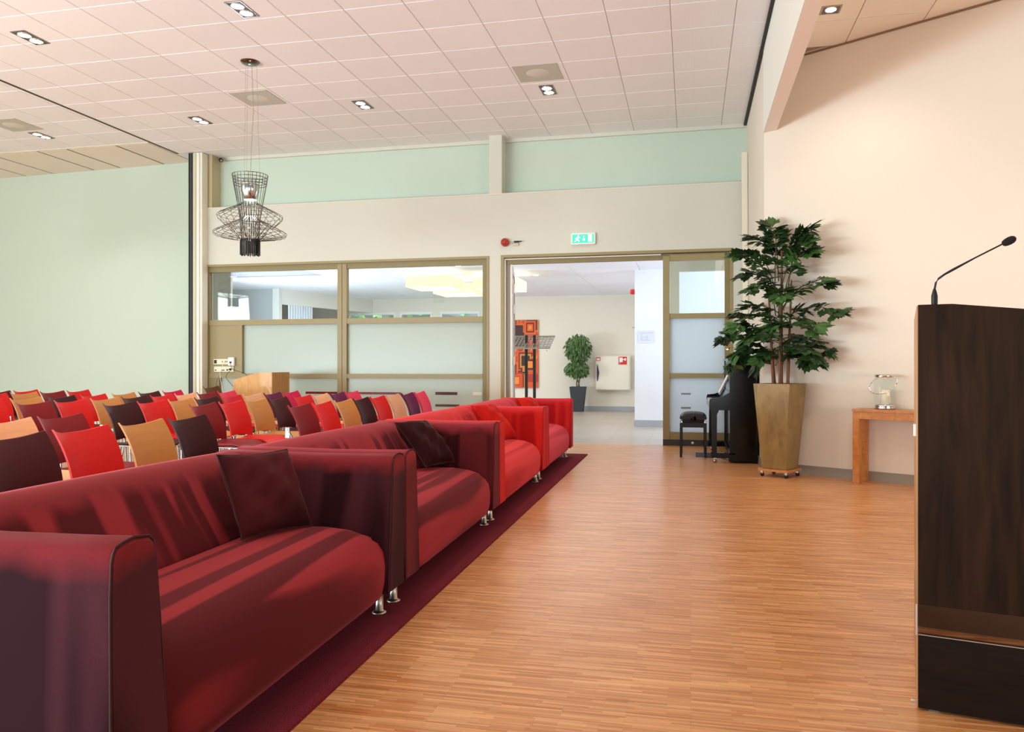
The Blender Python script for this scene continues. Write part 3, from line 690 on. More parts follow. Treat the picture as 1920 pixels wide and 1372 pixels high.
put_chair('brown', -6.86, 10.25, 0.05, 'brown curved-back chair standing alone by the olive window frame, left of the oak lectern', 'stacking chairs by the window', 1.035)

# ================================================================== OAK LECTERN (back)
OAK = wood('light_oak', '#c98f45', '#dca75a', (1.5, 1.5, 0.35), 0.45, 0.1, 18)
OAK2 = wood('light_oak_side', '#a8793c', '#bd8b48', (1.5, 1.5, 0.35), 0.45, 0.1, 18)
r = thing('lectern', 'light oak lectern with sloping top between the chairs and the window', 'lectern', (-6.30, 10.0, 0))
side = [(0, 0.02), (0.60, 0.02), (0.60, 1.012), (0.40, 1.010), (0, 0.905)]
MB().prism(side, 'y', 0, 0.02).obj('side_panel', OAK, r); MB().prism(side, 'y', 0.48, 0.50).obj('side_panel', OAK, r)
MB().box((0.58, 0.02, 0.02), (0.60, 0.48, 1.010)).obj('front_panel', OAK2, r)
MB().prism([(0, 0.885), (0.40, 0.990), (0.58, 0.992), (0.58, 1.010), (0.40, 1.008), (0, 0.904)], 'y', 0.02, 0.48).obj('top', OAK, r)
MB().box((0.02, 0.02, 0.5), (0.58, 0.48, 0.52)).obj('shelf', OAK, r); MB().box((0.02, 0.03, 0), (0.58, 0.47, 0.02)).obj('plinth', MATTB, r)

# ================================================================== SOCKETS + CABLES
s1 = thing('socket_strip', 'upper cream socket strip on the olive panel', 'socket', (-7.36, YB+0.018, 1.125), 0, 'socket strips on the olive panel')
B((0, -0.02, 0), (0.272, 0, 0.085)).obj('plate', mat('socket_cream', '#e6e2c4', 0.4), s1, bevel=0.004)
B((0.015, -0.024, 0.015), (0.06, -0.018, 0.07)).obj('switch', MATTB, s1)
for x in (0.16, 0.215, 0.245): MB().lathe([(0.0, 0), (0.011, 0), (0.011, 0.004)], 12).obj('socket', mat('socket_hole', '#9c8f50', 0.5), s1).rotation_euler = (PI/2, 0, 0)
for i, o in enumerate([c for c in s1.children if c.name.startswith('socket')]): o.location = ((0.16, 0.215, 0.245)[i], -0.0205, 0.045)
s2 = thing('socket_box', 'white square data box at the right end of the upper socket strip', 'socket', (-7.088, YB+0.018, 1.105))
B((0, -0.045, 0), (0.105, 0, 0.13)).obj('box', WHITE, s2, bevel=0.005); B((0.03, -0.05, 0.04), (0.065, -0.044, 0.065)).obj('port', MATTB, s2)
s3 = thing('socket_strip', 'lower cream socket strip with black plugs', 'socket', (-7.35, YB+0.018, 1.008), 0, 'socket strips on the olive panel')
B((0, -0.02, 0), (0.345, 0, 0.085)).obj('plate', MATS['socket_cream'], s3, bevel=0.004)
for x, w_, h in ((0.02, 0.025, 0.015), (0.14, 0.045, 0.014), (0.225, 0.03, 0.022)): B((x, -0.025, 0.02), (x+w_, -0.019, 0.02+h)).obj('port', MATTB, s3)
MB().lathe([(0.0, 0), (0.014, 0), (0.016, 0.02), (0.008, 0.05), (0, 0.05)], 12).obj('plug', MATTB, s3, loc=(0.30, -0.02, 0.04)).rotation_euler = (PI/2, 0, 0)
def cable(pts, m, label, rr=0.0035):
    # smooth through points
    P = [Vector(p) for p in pts]; out = []
    for i in range(len(P)-1):
        p0, p1, p2, p3 = P[max(i-1, 0)], P[i], P[i+1], P[min(i+2, len(P)-1)]
        for t in [k/6 for k in range(6)]:
            out.append(0.5*((2*p1)+(-p0+p2)*t+(2*p0-5*p1+4*p2-p3)*t*t+(-p0+3*p1-3*p2+p3)*t**3))
    out.append(P[-1]); tag(MB().tube(out, rr, 6).obj('cable', m), label, 'cable', 'cables hanging from the socket strips')
cable([(-7.05, YB-0.03, 1.16), (-6.9, 10.95, 1.05), (-6.6, 10.8, 0.98), (-6.42, 10.6, 0.86), (-6.38, 10.5, 0.6)], MATTB, 'black cable from the white data box to the oak lectern')
cable([(-7.05, YB-0.02, 1.03), (-7.04, 10.98, 0.93), (-6.9, 10.9, 0.82), (-6.6, 10.75, 0.62), (-6.42, 10.5, 0.4)], MATTB, 'black cable drooping from the rightmost plug of the lower strip')
cable([(-7.20, YB-0.02, 1.02), (-7.21, 10.99, 0.85), (-7.20, 10.97, 0.6), (-7.2, 10.95, 0.02)], MATTB, 'thin black cable hanging straight down from the lower strip', 0.0025)
cable([(-7.15, YB-0.02, 1.17), (-7.15, 10.99, 1.0), (-7.10, 10.95, 0.8), (-7.0, 10.9, 0.5), (-6.95, 10.88, 0.02)], WHITE, 'white cable hanging down from the upper strip', 0.004)

# ================================================================== DARK LECTERN (right)
WEN = wood('dark_wenge', '#1d1109', '#352115', (1.2, 1.2, 0.12), 0.5, 0.0, 22, 0.1)
WENH = wood('dark_wenge_lower', '#140a05', '#211209', (0.25, 1.2, 3), 0.4, 0.0, 20, 0.15)
ang = math.radians(-13.8)
r = thing('lectern', 'tall dark wenge lectern with slot near the base, right foreground', 'lectern', (0.709, 2.749, 0), ang)
HH = 1.296
sp = [(0, 0.338), (1.0, 0.338), (1.0, 1.20), (0.096, 1.2955), (0, 1.2955)]
sp = [(0, 0.338), (0.62, 0.338), (0.62, 1.236), (0.096, 1.2955), (0, 1.2955)]
MB().prism(sp, 'y', 0, 0.025).obj('side_panel', WEN, r)
MB().prism([(0.0, 0.008), (0.62, 0.008), (0.62, 0.240), (0.0, 0.240)], 'y', 0, 0.025).obj('lower_panel', WENH, r)
B((0.001, 0.002, 0.240), (0.62, 0.023, 0.2425)).obj('edge_strip', CHROME, r)
GREY = mat('inner_panel', '#5c4636', 0.5, noise=0.05)
MB().prism(sp, 'y', 0.895, 0.92).obj('side_panel', GREY, r)
MB().box((0.0, 0.895, 0.004), (0.62, 0.92, 0.34)).obj('rear_panel', mat('inner_panel', '#5c4636', 0.5), r)
LT = wood('lectern_edge_tan', '#b07c4c', '#c99564', (1, 1, .3), 0.5)
MB().box((-0.004, 0.001, 0.008), (0.0, 0.92, 0.240)).obj('front_panel', LT, r); MB().box((-0.004, 0.001, 0.338), (0.0, 0.92, 1.292)).obj('front_panel', LT, r)
B((-0.0065, 0.0, 0.240), (-0.001, 0.003, 0.338)).obj('edge_strip', CHROME, r)
MB().prism([(0, 1.272), (0.096, 1.272), (0.62, 1.212), (0.62, 1.228), (0.096, 1.288), (0, 1.288)], 'y', 0.025, 0.895).obj('top', WEN, r)
B((-0.02, 0.05, 0.0), (0.005, 0.065, 0.008), None).obj('foot', CHROME, r)
B((0.03, 0.02, 0.0), (0.06, 0.05, 0.008)).obj('foot', CHROME, r)
B((0.56, 0.02, 0.0), (0.59, 0.05, 0.008)).obj('foot', CHROME, r)
B((-0.012, 0.2, 0.86), (-0.004, 0.24, 0.90)).obj('knob', WHITE, r)
# microphone
FOAM = mat('mic_foam', '#1c1210', 0.95, bump=0.6, bscale=400)
r = thing('gooseneck_microphone', 'black gooseneck microphone with foam head on the dark lectern', 'microphone', (0.808, 2.933, 1.288))
MB().lathe([(0.0, 0), (0.0085, 0), (0.010, 0.03), (0.010, 0.05), (0.006, 0.068), (0.0035, 0.075)], 16).obj('base', MATTB, r)
MB().tube([(0, 0, 0.07), (0.004, -0.001, 0.095), (0.012, -0.002, 0.108), (0.030, -0.004, 0.122), (0.055, -0.01, 0.137), (0.12, -0.02, 0.174), (0.195, -0.033, 0.214)], 0.003, 8, radii=[0.0035, 0.0035, 0.0035, 0.0035, 0.0042, 0.0026, 0.0026]).obj('gooseneck', MATTB, r)
d = Vector((0.9, -0.14, 0.46)).normalized(); c0 = Vector((0.196, -0.034, 0.214)); 
MB().tube([c0+d*t for t in (0, 0.004, 0.012, 0.022, 0.032, 0.040, 0.043)], 0.01, 14, radii=[0.006, 0.010, 0.0125, 0.0135, 0.0125, 0.008, 0.002]).obj('foam_head', FOAM, r)

# ================================================================== CONSOLE TABLE + LANTERN
TEAK = wood('teak', '#ae6826', '#d08c42', (2, 2, 2), 0.4, 0.2, 10)
ta = math.atan2(wd.y, wd.x)
tb = thing('console_table', 'narrow teak console table against the cream wall, behind the dark lectern', 'table', (1.475, 7.955, 0), ta)
TD = 0.255
MB().box((0, 0, 0.672), (1.15, TD, 0.698)).obj('tabletop', TEAK, tb, bevel=0.004)
MB().box((0.02, 0.012, 0.605), (1.13, 0.034, 0.672)).obj('apron', TEAK, tb); MB().box((0.02, TD-0.034, 0.605), (1.13, TD-0.012, 0.672)).obj('apron', TEAK, tb)
MB().box((0.015, 0.03, 0.605), (0.035, TD-0.03, 0.672)).obj('apron', TEAK, tb)
lg = MB().box((0, 0, 0), (0.062, 0.062, 0.672)).obj('leg', TEAK, tb, bevel=0.003, loc=(0.008, 0.008, 0))
for x, y in ((0.008, TD-0.07), (1.08, 0.008), (1.08, TD-0.07)): share(lg, tb, (x, y, 0))
lp = Vector((1.475, 7.955, 0))+wd*0.25+(-wn)*0.15
ln = thing('hurricane_lantern', 'glass hurricane lantern with chrome rim, base and hoop handle on the teak table', 'lantern', (lp.x, lp.y, 0.699))
MB().lathe([(0, 0), (0.085, 0), (0.092, 0.006), (0.085, 0.016), (0.088, 0.026), (0.088, 0.036), (0.080, 0.045), (0, 0.045)], 32).obj('base', CHROME, ln)
MB().lathe([(0.094, 0.045), (0.097, 0.06), (0.097, 0.27), (0.088, 0.295), (0.084, 0.30)], 40).obj('glass_cylinder', GLASST, ln)
MB().lathe([(0.084, 0.295), (0.088, 0.297), (0.088, 0.318), (0.084, 0.320), (0.080, 0.318), (0.080, 0.297), (0.084, 0.295)], 32).obj('rim', CHROME, ln)
MB().lathe([(0, 0.045), (0.038, 0.045), (0.038, 0.175), (0.034, 0.18), (0, 0.178)], 24).obj('candle', mat('candle_wax', '#f6ead2', 0.5), ln)
hp = []
for k in range(33):
    a = 2*PI*k/32; hp.append(Vector((-0.035+0.118*math.cos(a), -0.095, 0.228+0.080*math.sin(a)+0.03*math.cos(a))))
MB().tube(hp, 0.0045, 8, cap=False).obj('handle', CHROME, ln)

# ================================================================== PLANT
def patina():
    m, nt, p = newmat('bronze_pot'); N, L = nt.nodes, nt.links
    tc = N.new('ShaderNodeTexCoord'); mp = N.new('ShaderNodeMapping'); mp.inputs['Scale'].default_value = (5, 5, 2.2); L.new(tc.outputs['Object'], mp.inputs[0])
    n1 = N.new('ShaderNodeTexNoise'); n1.inputs['Scale'].default_value = 2.2; n1.inputs['Detail'].default_value = 8; n1.inputs['Roughness'].default_value = 0.65; n1.inputs['Distortion'].default_value = 0.5
    L.new(mp.outputs[0], n1.inputs['Vector'])
    r = N.new('ShaderNodeValToRGB'); e = r.color_ramp.elements; e[0].position = 0.30; e[0].color = srgb('#7a6640'); e[1].position = 0.66; e[1].color = srgb('#9e8452')
    k = e.new(0.48); k.color = srgb('#8f7747'); L.new(n1.outputs[0], r.inputs[0]); L.new(r.outputs[0], p.inputs['Base Color'])
    p.inputs['Metallic'].default_value = 0.15; p.inputs['Roughness'].default_value = 0.45
    b = N.new('ShaderNodeBump'); b.inputs['Strength'].default_value = 0.25; b.inputs['Distance'].default_value = 0.01; L.new(n1.outputs[0], b.inputs['Height']); L.new(b.outputs[0], p.inputs['Normal'])
    return m
POT = patina()
pc = Vector((0.87, 8.29, 0)); pa = ta
pl = thing('potted_palm', 'tall fishtail palm in a tapered bronze pot on a wheeled board, by the piano', 'plant', (pc.x, pc.y, 0), pa)
m = MB(); b0, b1 = 0.130, 0.190; zb, zt = 0.082, 0.925
q = [(-1, -1), (1, -1), (1, 1), (-1, 1)]
vs = [(sx*b0, sy*b0, zb) for sx, sy in q]+[(sx*b1, sy*b1, zt) for sx, sy in q]+[(sx*(b1-0.02), sy*(b1-0.02), zt) for sx, sy in q]+[(sx*(b1-0.03), sy*(b1-0.03), zt-0.12) for sx, sy in q]
fs = [(3, 2, 1, 0)]
for k in range(4):
    k2 = (k+1) % 4; fs += [(k, k2, 4+k2, 4+k), (4+k, 4+k2, 8+k2, 8+k), (8+k, 8+k2, 12+k2, 12+k)]
m.add(vs, fs); m.obj('pot', POT, pl, bevel=0.004)
MB().box((-0.16, -0.16, zt-0.10), (0.16, 0.16, zt-0.06)).obj('soil', mat('soil', '#2c2018', 0.95, noise=0.3, nscale=60, bump=0.5, bscale=60), pl)
MB().box((-0.155, -0.155, 0.056), (0.155, 0.155, 0.080)).obj('dolly_board', wood('dolly_wood', '#b5763a', '#cf9250', (2, 2, 2), 0.5), pl)
for sx, sy in q:
    w_ = MB().box((-0.012, -0.012, 0.03), (0.012, 0.012, 0.056)); 
    o = w_.obj('caster', CHROME, pl, loc=(sx*0.125, sy*0.125, 0))
    t_ = MB().lathe([(0, -0.009), (0.02, -0.009), (0.02, 0.009), (0, 0.009)], 14).obj('wheel', MATTB, o, loc=(0, 0, 0.02)); t_.rotation_euler = (PI/2, 0, 0.6)
LEAF = [mat('leaf_dark', '#1d3518', 0.42, noise=0.25, nscale=8), mat('leaf_mid', '#294720', 0.42, noise=0.25, nscale=8), mat('leaf_light', '#3c632c', 0.42, noise=0.2, nscale=8)]
CANE = mat('cane_brown', '#6e4429', 0.6, noise=0.3, nscale=30, stretch=(1, 1, 3))
STEM = mat('stem_green', '#4a4a26', 0.6)
def leafmesh(seed):
    rn = random.Random(seed); L = rn.uniform(0.95, 1.15); n = 7
    tip = []
    for k in range(n):
        t = k/(n-1); w_ = (t-0.5)*2
        jag = (0.10 if k % 2 else -0.13)*rn.uniform(0.6, 1.4)
        tip.append((w_*0.36+rn.uniform(-.04, .04), L*(1-0.34*abs(w_)**1.6)+jag, 0.10*abs(w_)-0.10*(1-abs(w_))*0-0.12*L*0.7))
    vs = [(0, 0, 0), (-0.13, 0.38, 0.05), (0, 0.50, -0.03), (0.13, 0.38, 0.05)]+tip
    fs = [(0, 2, 1), (0, 3, 2), (1, 2, 5, 4), (2, 6, 5), (2, 7, 6), (2, 8, 7), (2, 9, 8), (2, 3, 10, 9)]
    m = MB().add(vs, fs)
    for a, k in ((rn.uniform(0.7, 1.1), rn.uniform(.7, .9)), (-rn.uniform(0.7, 1.1), rn.uniform(.7, .9))): m.add([(0.0+k*(x*math.cos(a)-y*math.sin(a)), 0.12+k*(x*math.sin(a)+y*math.cos(a)), z*k-0.03-0.1*y) for x, y, z in vs], fs)
    return m
LM = [leafmesh(s).mesh('leaf', LEAF[s % 3]) for s in range(6)]
rn = random.Random(21); nleaf = 0
zi = Matrix.Rotation(-pa, 4, 'Z')
def put_leaf(p, d, size):
    """p, d in plant-local coordinates"""
    global nleaf
    if nleaf >= 296: return
    tipw = p+d*size
    if tipw.y > 0.30 or p.y > 0.31: return        # keep clear of the wall behind
    o = bpy.data.objects.new('leaf', LM[rn.choice([0, 0, 1, 1, 2, 3, 3, 4, 4, 5])]); C.objects.link(o); o.parent = pl
    o.location = p
    z = Vector((rn.uniform(-.4, .4), rn.uniform(-.9, .1), 1)).normalized()
    x = d.cross(z).normalized(); z = x.cross(d).normalized()
    o.rotation_euler = Matrix((x, d, z)).transposed().to_euler(); s_ = size; o.scale = (s_, s_, s_)
    nleaf += 1
# canes: (base x,y, top x,y,z, radius)
canes = [(-0.05, -0.03, -0.10, -0.05, 1.95, 0.017), (0.0, 0.03, 0.02, 0.0, 2.25, 0.019), (0.08, 0.0, 0.12, 0.0, 1.95, 0.017), (0.03, -0.07, 0.05, -0.10, 1.75, 0.014), (-0.07, 0.05, -0.14, 0.05, 1.6, 0.014)]
for bx, by, tx, ty, tz, rr in canes:
    pts = [Vector((bx+(tx-bx)*t, by+(ty-by)*t, 0.85+(tz-0.85)*t)) for t in [k/8 for k in range(9)]]
    MB().tube(pts, rr, 8, radii=[rr*(1-0.06*k) for k in range(9)]).obj('cane', CANE, pl)
# fronds: start height, azimuth (local; -y is into the room), reach, rise
fr = [(1.95, 190, .32, .62), (2.0, 8, .20, .60), (2.0, 100, .10, .55), (1.9, 215, .36, .48), (1.9, -20, .34, .46), (1.85, 180, .46, .36), (1.75, 0, .48, .30), (1.75, 240, .36, .28),
      (1.7, -60, .36, .25), (1.65, 182, .60, .18), (1.62, 4, .60, .16), (1.6, 205, .50, .10), (1.55, -28, .52, .10), (1.5, 178, .66, .06), (1.5, 268, .34, .10), (1.45, 12, .50, -.02), (1.42, 200, .46, -.02),
      (1.38, -10, .44, -.04), (1.35, 185, .50, -.06), (1.45, 230, .42, 0.10), (1.2, 8, .30, .12), (1.22, 190, .26, .10), (2.05, 150, .12, .62), (1.95, -8, .30, .50), (1.9, 170, .26, .45), (1.8, -35, .45, .25), (1.8, 300, .30, .3), (1.7, 130, .26, .2), (1.72, 55, .28, .2), (1.3, 300, .3, .02), (1.6, 285, .4, .05)]
for h, az, reach, rise in fr:
    a = math.radians(az+rn.uniform(-6, 6)); dr = Vector((math.cos(a), math.sin(a), 0))
    st = Vector((rn.uniform(-.05, .08), rn.uniform(-.04, .02), h-0.1)); reach *= 0.92
    pts = [st+dr*reach*t+Vector((0, 0, rise*1.0*(t**0.75)+0.07*math.sin(PI*t)-0.06*t*t)) for t in [k/8 for k in range(9)]]
    MB().tube(pts, 0.005, 5, radii=[0.006*(1-0.09*k) for k in range(9)]).obj('frond_stem', STEM, pl)
    for k in range(2, 9):
        p = pts[k]; dd = (pts[k]-pts[k-1]).normalized(); sd = dd.cross(Vector((0, 0, 1))).normalized()
        if k == 8: put_leaf(p, (dd+Vector((0, 0, rn.uniform(-.2, .1)))).normalized(), rn.uniform(.15, .19))
        for s_ in (-1, 1):
            if rn.random() < 0.80:
                v = (dd*rn.uniform(.3, .9)+sd*s_*rn.uniform(.6, 1.0)+Vector((0, 0, rn.uniform(-.45, .35)))).normalized()
                put_leaf(p, v, rn.uniform(.12, .175))

# ================================================================== PIANO
pn = thing('upright_piano', 'black lacquered upright piano side-on against the right wall', 'piano', (0.0, 9.25, 0))
Lp = 1.48
cheek = [(0.42, 0.10), (0.735, 0.10), (0.735, 1.165), (0.42, 1.165)]
sidep = [(0.43, 0.10), (0.735, 0.10), (0.735, 1.165), (0.43, 1.165), (0.43, 0.80), (0.355, 0.755), (0.30, 0.735), (0.215, 0.728), (0.205, 0.70), (0.205, 0.61), (0.215, 0.598), (0.43, 0.598)]
for y in (0, Lp-0.04): MB().prism(sidep, 'y', y, y+0.04).obj('side_panel', GLOSSB, pn)
MB().box((0.41, 0.0-0.01, 1.165), (0.738, Lp+0.01, 1.185)).obj('lid', GLOSSB, pn, bevel=0.003)
MB().box((0.44, 0.04, 0.78), (0.46, Lp-0.04, 1.165)).obj('upper_panel', GLOSSB, pn)
MB().box((0.46, 0.04, 0.12), (0.48, Lp-0.04, 0.60)).obj('lower_panel', GLOSSB, pn)
MB().box((0.70, 0.04, 0.12), (0.73, Lp-0.04, 1.16)).obj('back_panel', MATTB, pn)
MB().box((0.22, 0.04, 0.60), (0.44, Lp-0.04, 0.655)).obj('key_bed', GLOSSB, pn)
MB().box((0.205, 0.04, 0.62), (0.222, Lp-0.04, 0.672)).obj('key_slip', GLOSSB, pn)
KW = mat('ivory', '#f4f1e6', 0.25)
keys = MB(); kb = MB()
for k in range(52):
    y = 0.12+k*0.0238; keys.box((0.212, y, 0.668), (0.35, y+0.0225, 0.690))
    if k % 7 not in (2, 6): kb.box((0.26, y+0.017, 0.690), (0.35, y+0.029, 0.702))
tag(keys.obj('white_keys', KW, pn), kind='stuff'); tag(kb.obj('black_keys', MATTB, pn), kind='stuff')
MB().prism([(0.35, 0.67), (0.44, 0.67), (0.44, 0.80), (0.37, 0.715)], 'y', 0.04, Lp-0.04).obj('fallboard', GLOSSB, pn)
MB().prism([(0.335, 0.76), (0.345, 0.757), (0.43, 0.93), (0.42, 0.935)], 'y', 0.35, Lp-0.35).obj('music_desk', GLOSSB, pn)
for y in (0.0, Lp-0.06):
    MB().prism([(0.232, 0.11), (0.290, 0.11), (0.292, 0.55), (0.315, 0.598), (0.225, 0.598), (0.236, 0.55)], 'y', y+0.005, y+0.055).obj('leg', GLOSSB, pn, bevel=0.003)
    MB().box((0.225, y, 0.055), (0.50, y+0.06, 0.115)).obj('toe_block', GLOSSB, pn, bevel=0.004)
    o = MB().box((0.255, y+0.02, 0.038), (0.285, y+0.04, 0.056)).obj('caster', CHROME, pn)
    t_ = MB().lathe([(0, -0.01), (0.022, -0.01), (0.022, 0.01), (0, 0.01)], 16).obj('wheel', STEEL, o, loc=(0.27, y+0.03, 0.022)); t_.rotation_euler = (PI/2, 0, 0)
MB().box((0.42, 0.01, 0.02), (0.735, Lp-0.01, 0.10)).obj('bottom_board', GLOSSB, pn)
for y in (0.60, 0.70, 0.80): MB().tube([(0.47, y, 0.08), (0.40, y, 0.085), (0.355, y, 0.075)], 0.011, 8).obj('pedal', mat('brass', '#c9a24a', 0.25, 1.0), pn)
PAPER = mat('paper', '#f6f3ea', 0.8)
for i, (y, a, z) in enumerate(((0.55, 0.0, 0.80), (0.82, 0.05, 0.80))):
    M = Matrix.Translation((0.338+i*0.004, 9.25+y, 0.775)) @ Matrix.Rotation(math.radians(26), 4, 'Y')
    tag(MB().box((-0.004, 0, 0), (0, 0.23, 0.24), M).obj('sheet_music', PAPER), ['left open sheet of music on the piano desk', 'right sheet of music on the piano desk'][i], 'paper', 'sheet music on the piano')
lm = thing('piano_lamp', 'small brass piano lamp with thin arm, lit, on top of the piano', 'lamp', (0.63, 9.60, 1.186))
MB().box((-0.06, -0.06, 0), (0.06, 0.06, 0.018)).obj('base', mat('dark_green_metal', '#20301f', 0.3, 0.6), lm, bevel=0.004)
MB().tube([(0.02, 0, 0.018), (-0.03, 0, 0.05), (-0.10, 0, 0.105), (-0.135, 0, 0.128), (-0.165, 0, 0.135), (-0.19, 0, 0.130)], 0.004, 6).obj('arm', mat('brass', '#c9a24a', 0.25, 1.0), lm)
MB().tube([(-0.18, 0, 0.133), (-0.20, 0, 0.128), (-0.225, 0, 0.120)], 0.01, 10, radii=[0.008, 0.014, 0.018]).obj('shade', mat('brass', '#c9a24a', 0.25, 1.0), lm)
MB().lathe([(0, -0.008), (0.013, 0), (0, 0.008)], 12).obj('bulb', LAMPON, lm, loc=(-0.212, 0, 0.112))
# stool
st = thing('piano_stool', 'black padded piano stool with side knob in front of the piano', 'stool', (0.03, 9.97, 0))
MB().grid(lambda u, v: ((2*u-1)*0.150*(1-0.10*abs(2*v-1)**6), (2*v-1)*0.245*(1-0.06*abs(2*u-1)**6), 0.495+0.045*max(0, (1-abs(2*u-1)**3)*(1-abs(2*v-1)**4))**0.6), 18, 18).obj('cushion_top', mat('stool_leather', '#0b0b0c', 0.4), st)
MB().box((-0.158, -0.25, 0.455), (0.158, 0.25, 0.497)).obj('seat_box', mat('stool_leather', '#0b0b0c', 0.4), st, bevel=0.008)
MB().box((-0.13, -0.22, 0.425), (0.13, 0.22, 0.456)).obj('lift_frame', MATTB, st)
for sx in (-1, 1):
    MB().box((sx*0.135-0.008, -0.20, 0.415), (sx*0.135+0.008, 0.20, 0.435)).obj('lift_arm', CHROME, st)
MB().box((-0.150, -0.235, 0.36), (0.150, -0.215, 0.412)).box((-0.150, 0.215, 0.36), (0.150, 0.235, 0.412)).obj('rail', GLOSSB, st)
MB().box((-0.150, -0.235, 0.36), (-0.13, 0.235, 0.412)).box((0.13, -0.235, 0.36), (0.150, 0.235, 0.412)).obj('rail', GLOSSB, st)
for sx in (-1, 1):
    for sy in (-1, 1):
        a, b = sx*0.158, sx*0.125; c, d = sy*0.242, sy*0.208
        MB().prism([(min(a, b), 0.412), (max(a, b), 0.412), (max(a, b)-(0.006 if sx < 0 else 0), 0), (min(a, b)+(0.006 if sx > 0 else 0), 0)], 'y', min(c, d), max(c, d)).obj('leg', GLOSSB, st)
MB().lathe([(0, 0), (0.030, 0), (0.034, 0.01), (0.030, 0.022), (0, 0.022)], 20).obj('knob', GLOSSB, st, loc=(0.0, -0.25, 0.47)).rotation_euler = (PI/2, 0, 0)
tag(B((0.06, 9.80, 0.0005), (0.40, 10.25, 0.006)).obj('floor_mat', mat('slate_mat', '#55585f', 0.7)), 'small slate-grey mat on the parquet under piano and stool', 'mat')
tag(MB().grid(lambda u, v: (0.34+0.20*u, 9.60+0.16*v, 0.014+0.012*math.sin(9*u+5*v)), 12, 8).obj('cloth', PAPER), 'crumpled white cloth lying on the floor under the piano', 'cloth')

# ================================================================== leaning board in the corner
lb = MB(); 
A_, B_ = Vector((0.665, 11.02, 3.97)), Vector((0.690, 10.82, 0.02)); 
lb.add([A_+Vector((0, 0, 0)), A_+Vector((0.075, 0, 0)), A_+Vector((0.075, 0.03, 0)), A_+Vector((0, 0.03, 0)), B_, B_+Vector((0.058, 0, 0)), B_+Vector((0.058, 0.03, 0)), B_+Vector((0, 0.03, 0))],
       [(0, 1, 2, 3), (7, 6, 5, 4), (0, 4, 5, 1), (1, 5, 6, 2), (2, 6, 7, 3), (3, 7, 4, 0)])
tag(lb.obj('corner_board', mat('board_cream', '#ece4cf', 0.6), bevel=0.004), 'tall narrow cream board leaning in the corner behind the piano', 'board')

# ================================================================== CEILING FIXTURES
def downlight(x, y, z, label, group, lit=True, rot=0.0, power=60, col=NEUT):
    r = thing('downlight', label, 'ceiling light', (x, y, z), rot, group)
    W, H = 0.085, 0.165
    MB().box((-W, -H, -0.006), (W, -H+0.014, 0.004)).box((-W, H-0.014, -0.006), (W, H, 0.004)).box((-W, -H+0.014, -0.006), (-W+0.014, H-0.014, 0.004)).box((W-0.014, -H+0.014, -0.006), (W, H-0.014, 0.004)).obj('frame', GUN, r)
    MB().box((-W+0.012, -H+0.012, -0.0035), (W-0.012, H-0.012, -0.001)).obj('housing', mat('housing_grey', '#6a6056', 0.4, 0.5), r)
    for s_ in (-1, 1):
        MB().lathe([(0.066, -0.004), (0.068, -0.012), (0.060, -0.014), (0.056, -0.008)], 24, (0, s_*0.075, 0)).obj('reflector', CHROME, r)
        MB().lathe([(0.0, -0.012), (0.056, -0.010)], 20, (0, s_*0.075, 0)).obj('bulb', LAMPON, r)
    if power:
        spot('downlight_beam', (x, y, z-0.05), (x, y, 0), power, col, 125, 0.9, 0.06)
DL = ['leftmost twin downlight near the top left corner of the ceiling', 'twin downlight at the top, above the near pendant canopy', 'twin downlight left of the pendant cables, near the back wall', 'twin downlight right of the pendant cables, mid ceiling', 'twin downlight by the right-hand square speaker plate', 'twin downlight at far left beyond the partition track']
for (x, y), lab in zip(fix, DL): downlight(x, y, ZC-0.0, lab, 'twin ceiling downlights', rot=0.0, power=55)
# those of the same grid outside the frame still light the room
for x, y in ((-1.69, 6.6), (-4.1, 3.8), (-1.69, 3.8), (-6.57, 3.9)):
    spot('downlight_beam', (x, y, ZC-0.05), (x, y, 0), 55, NEUT, 125, 0.9, 0.06)
rr_ = thing('downlight', 'single square recessed spotlight in the right-hand ceiling, above the beam', 'ceiling light', (1.216, 7.475, ZR), 0.0)
MB().box((-0.085, -0.085, -0.006), (0.085, -0.070, 0.004)).box((-0.085, 0.070, -0.006), (0.085, 0.085, 0.004)).box((-0.085, -0.07, -0.006), (-0.07, 0.07, 0.004)).box((0.07, -0.07, -0.006), (0.085, 0.07, 0.004)).obj('frame', STEEL, rr_)
MB().box((-0.07, -0.07, -0.003), (0.07, 0.07, -0.001)).obj('housing', mat('housing_grey', '#6a6056', 0.4, 0.5), rr_)
MB().lathe([(0, -0.006), (0.045, -0.006)], 20).obj('bulb', LAMPON, rr_); 
for (x, y), lab in zip(sqv, ['square ceiling speaker plate near the right-hand downlight', 'square ceiling speaker plate behind the pendant cables', 'square ceiling speaker plate at the far left edge']):
    r = thing('ceiling_speaker', lab, 'ceiling vent', (x, y, ZC), 0, 'square ceiling plates')
    MB().box((-0.255, -0.255, -0.006), (0.255, 0.255, 0.004)).obj('plate', VENT, r, bevel=0.003)
    MB().lathe([(0.0, -0.012), (0.12, -0.011), (0.135, -0.007)], 28).obj('grille', mat('grille_white', '#d8d4c8', 0.5), r)

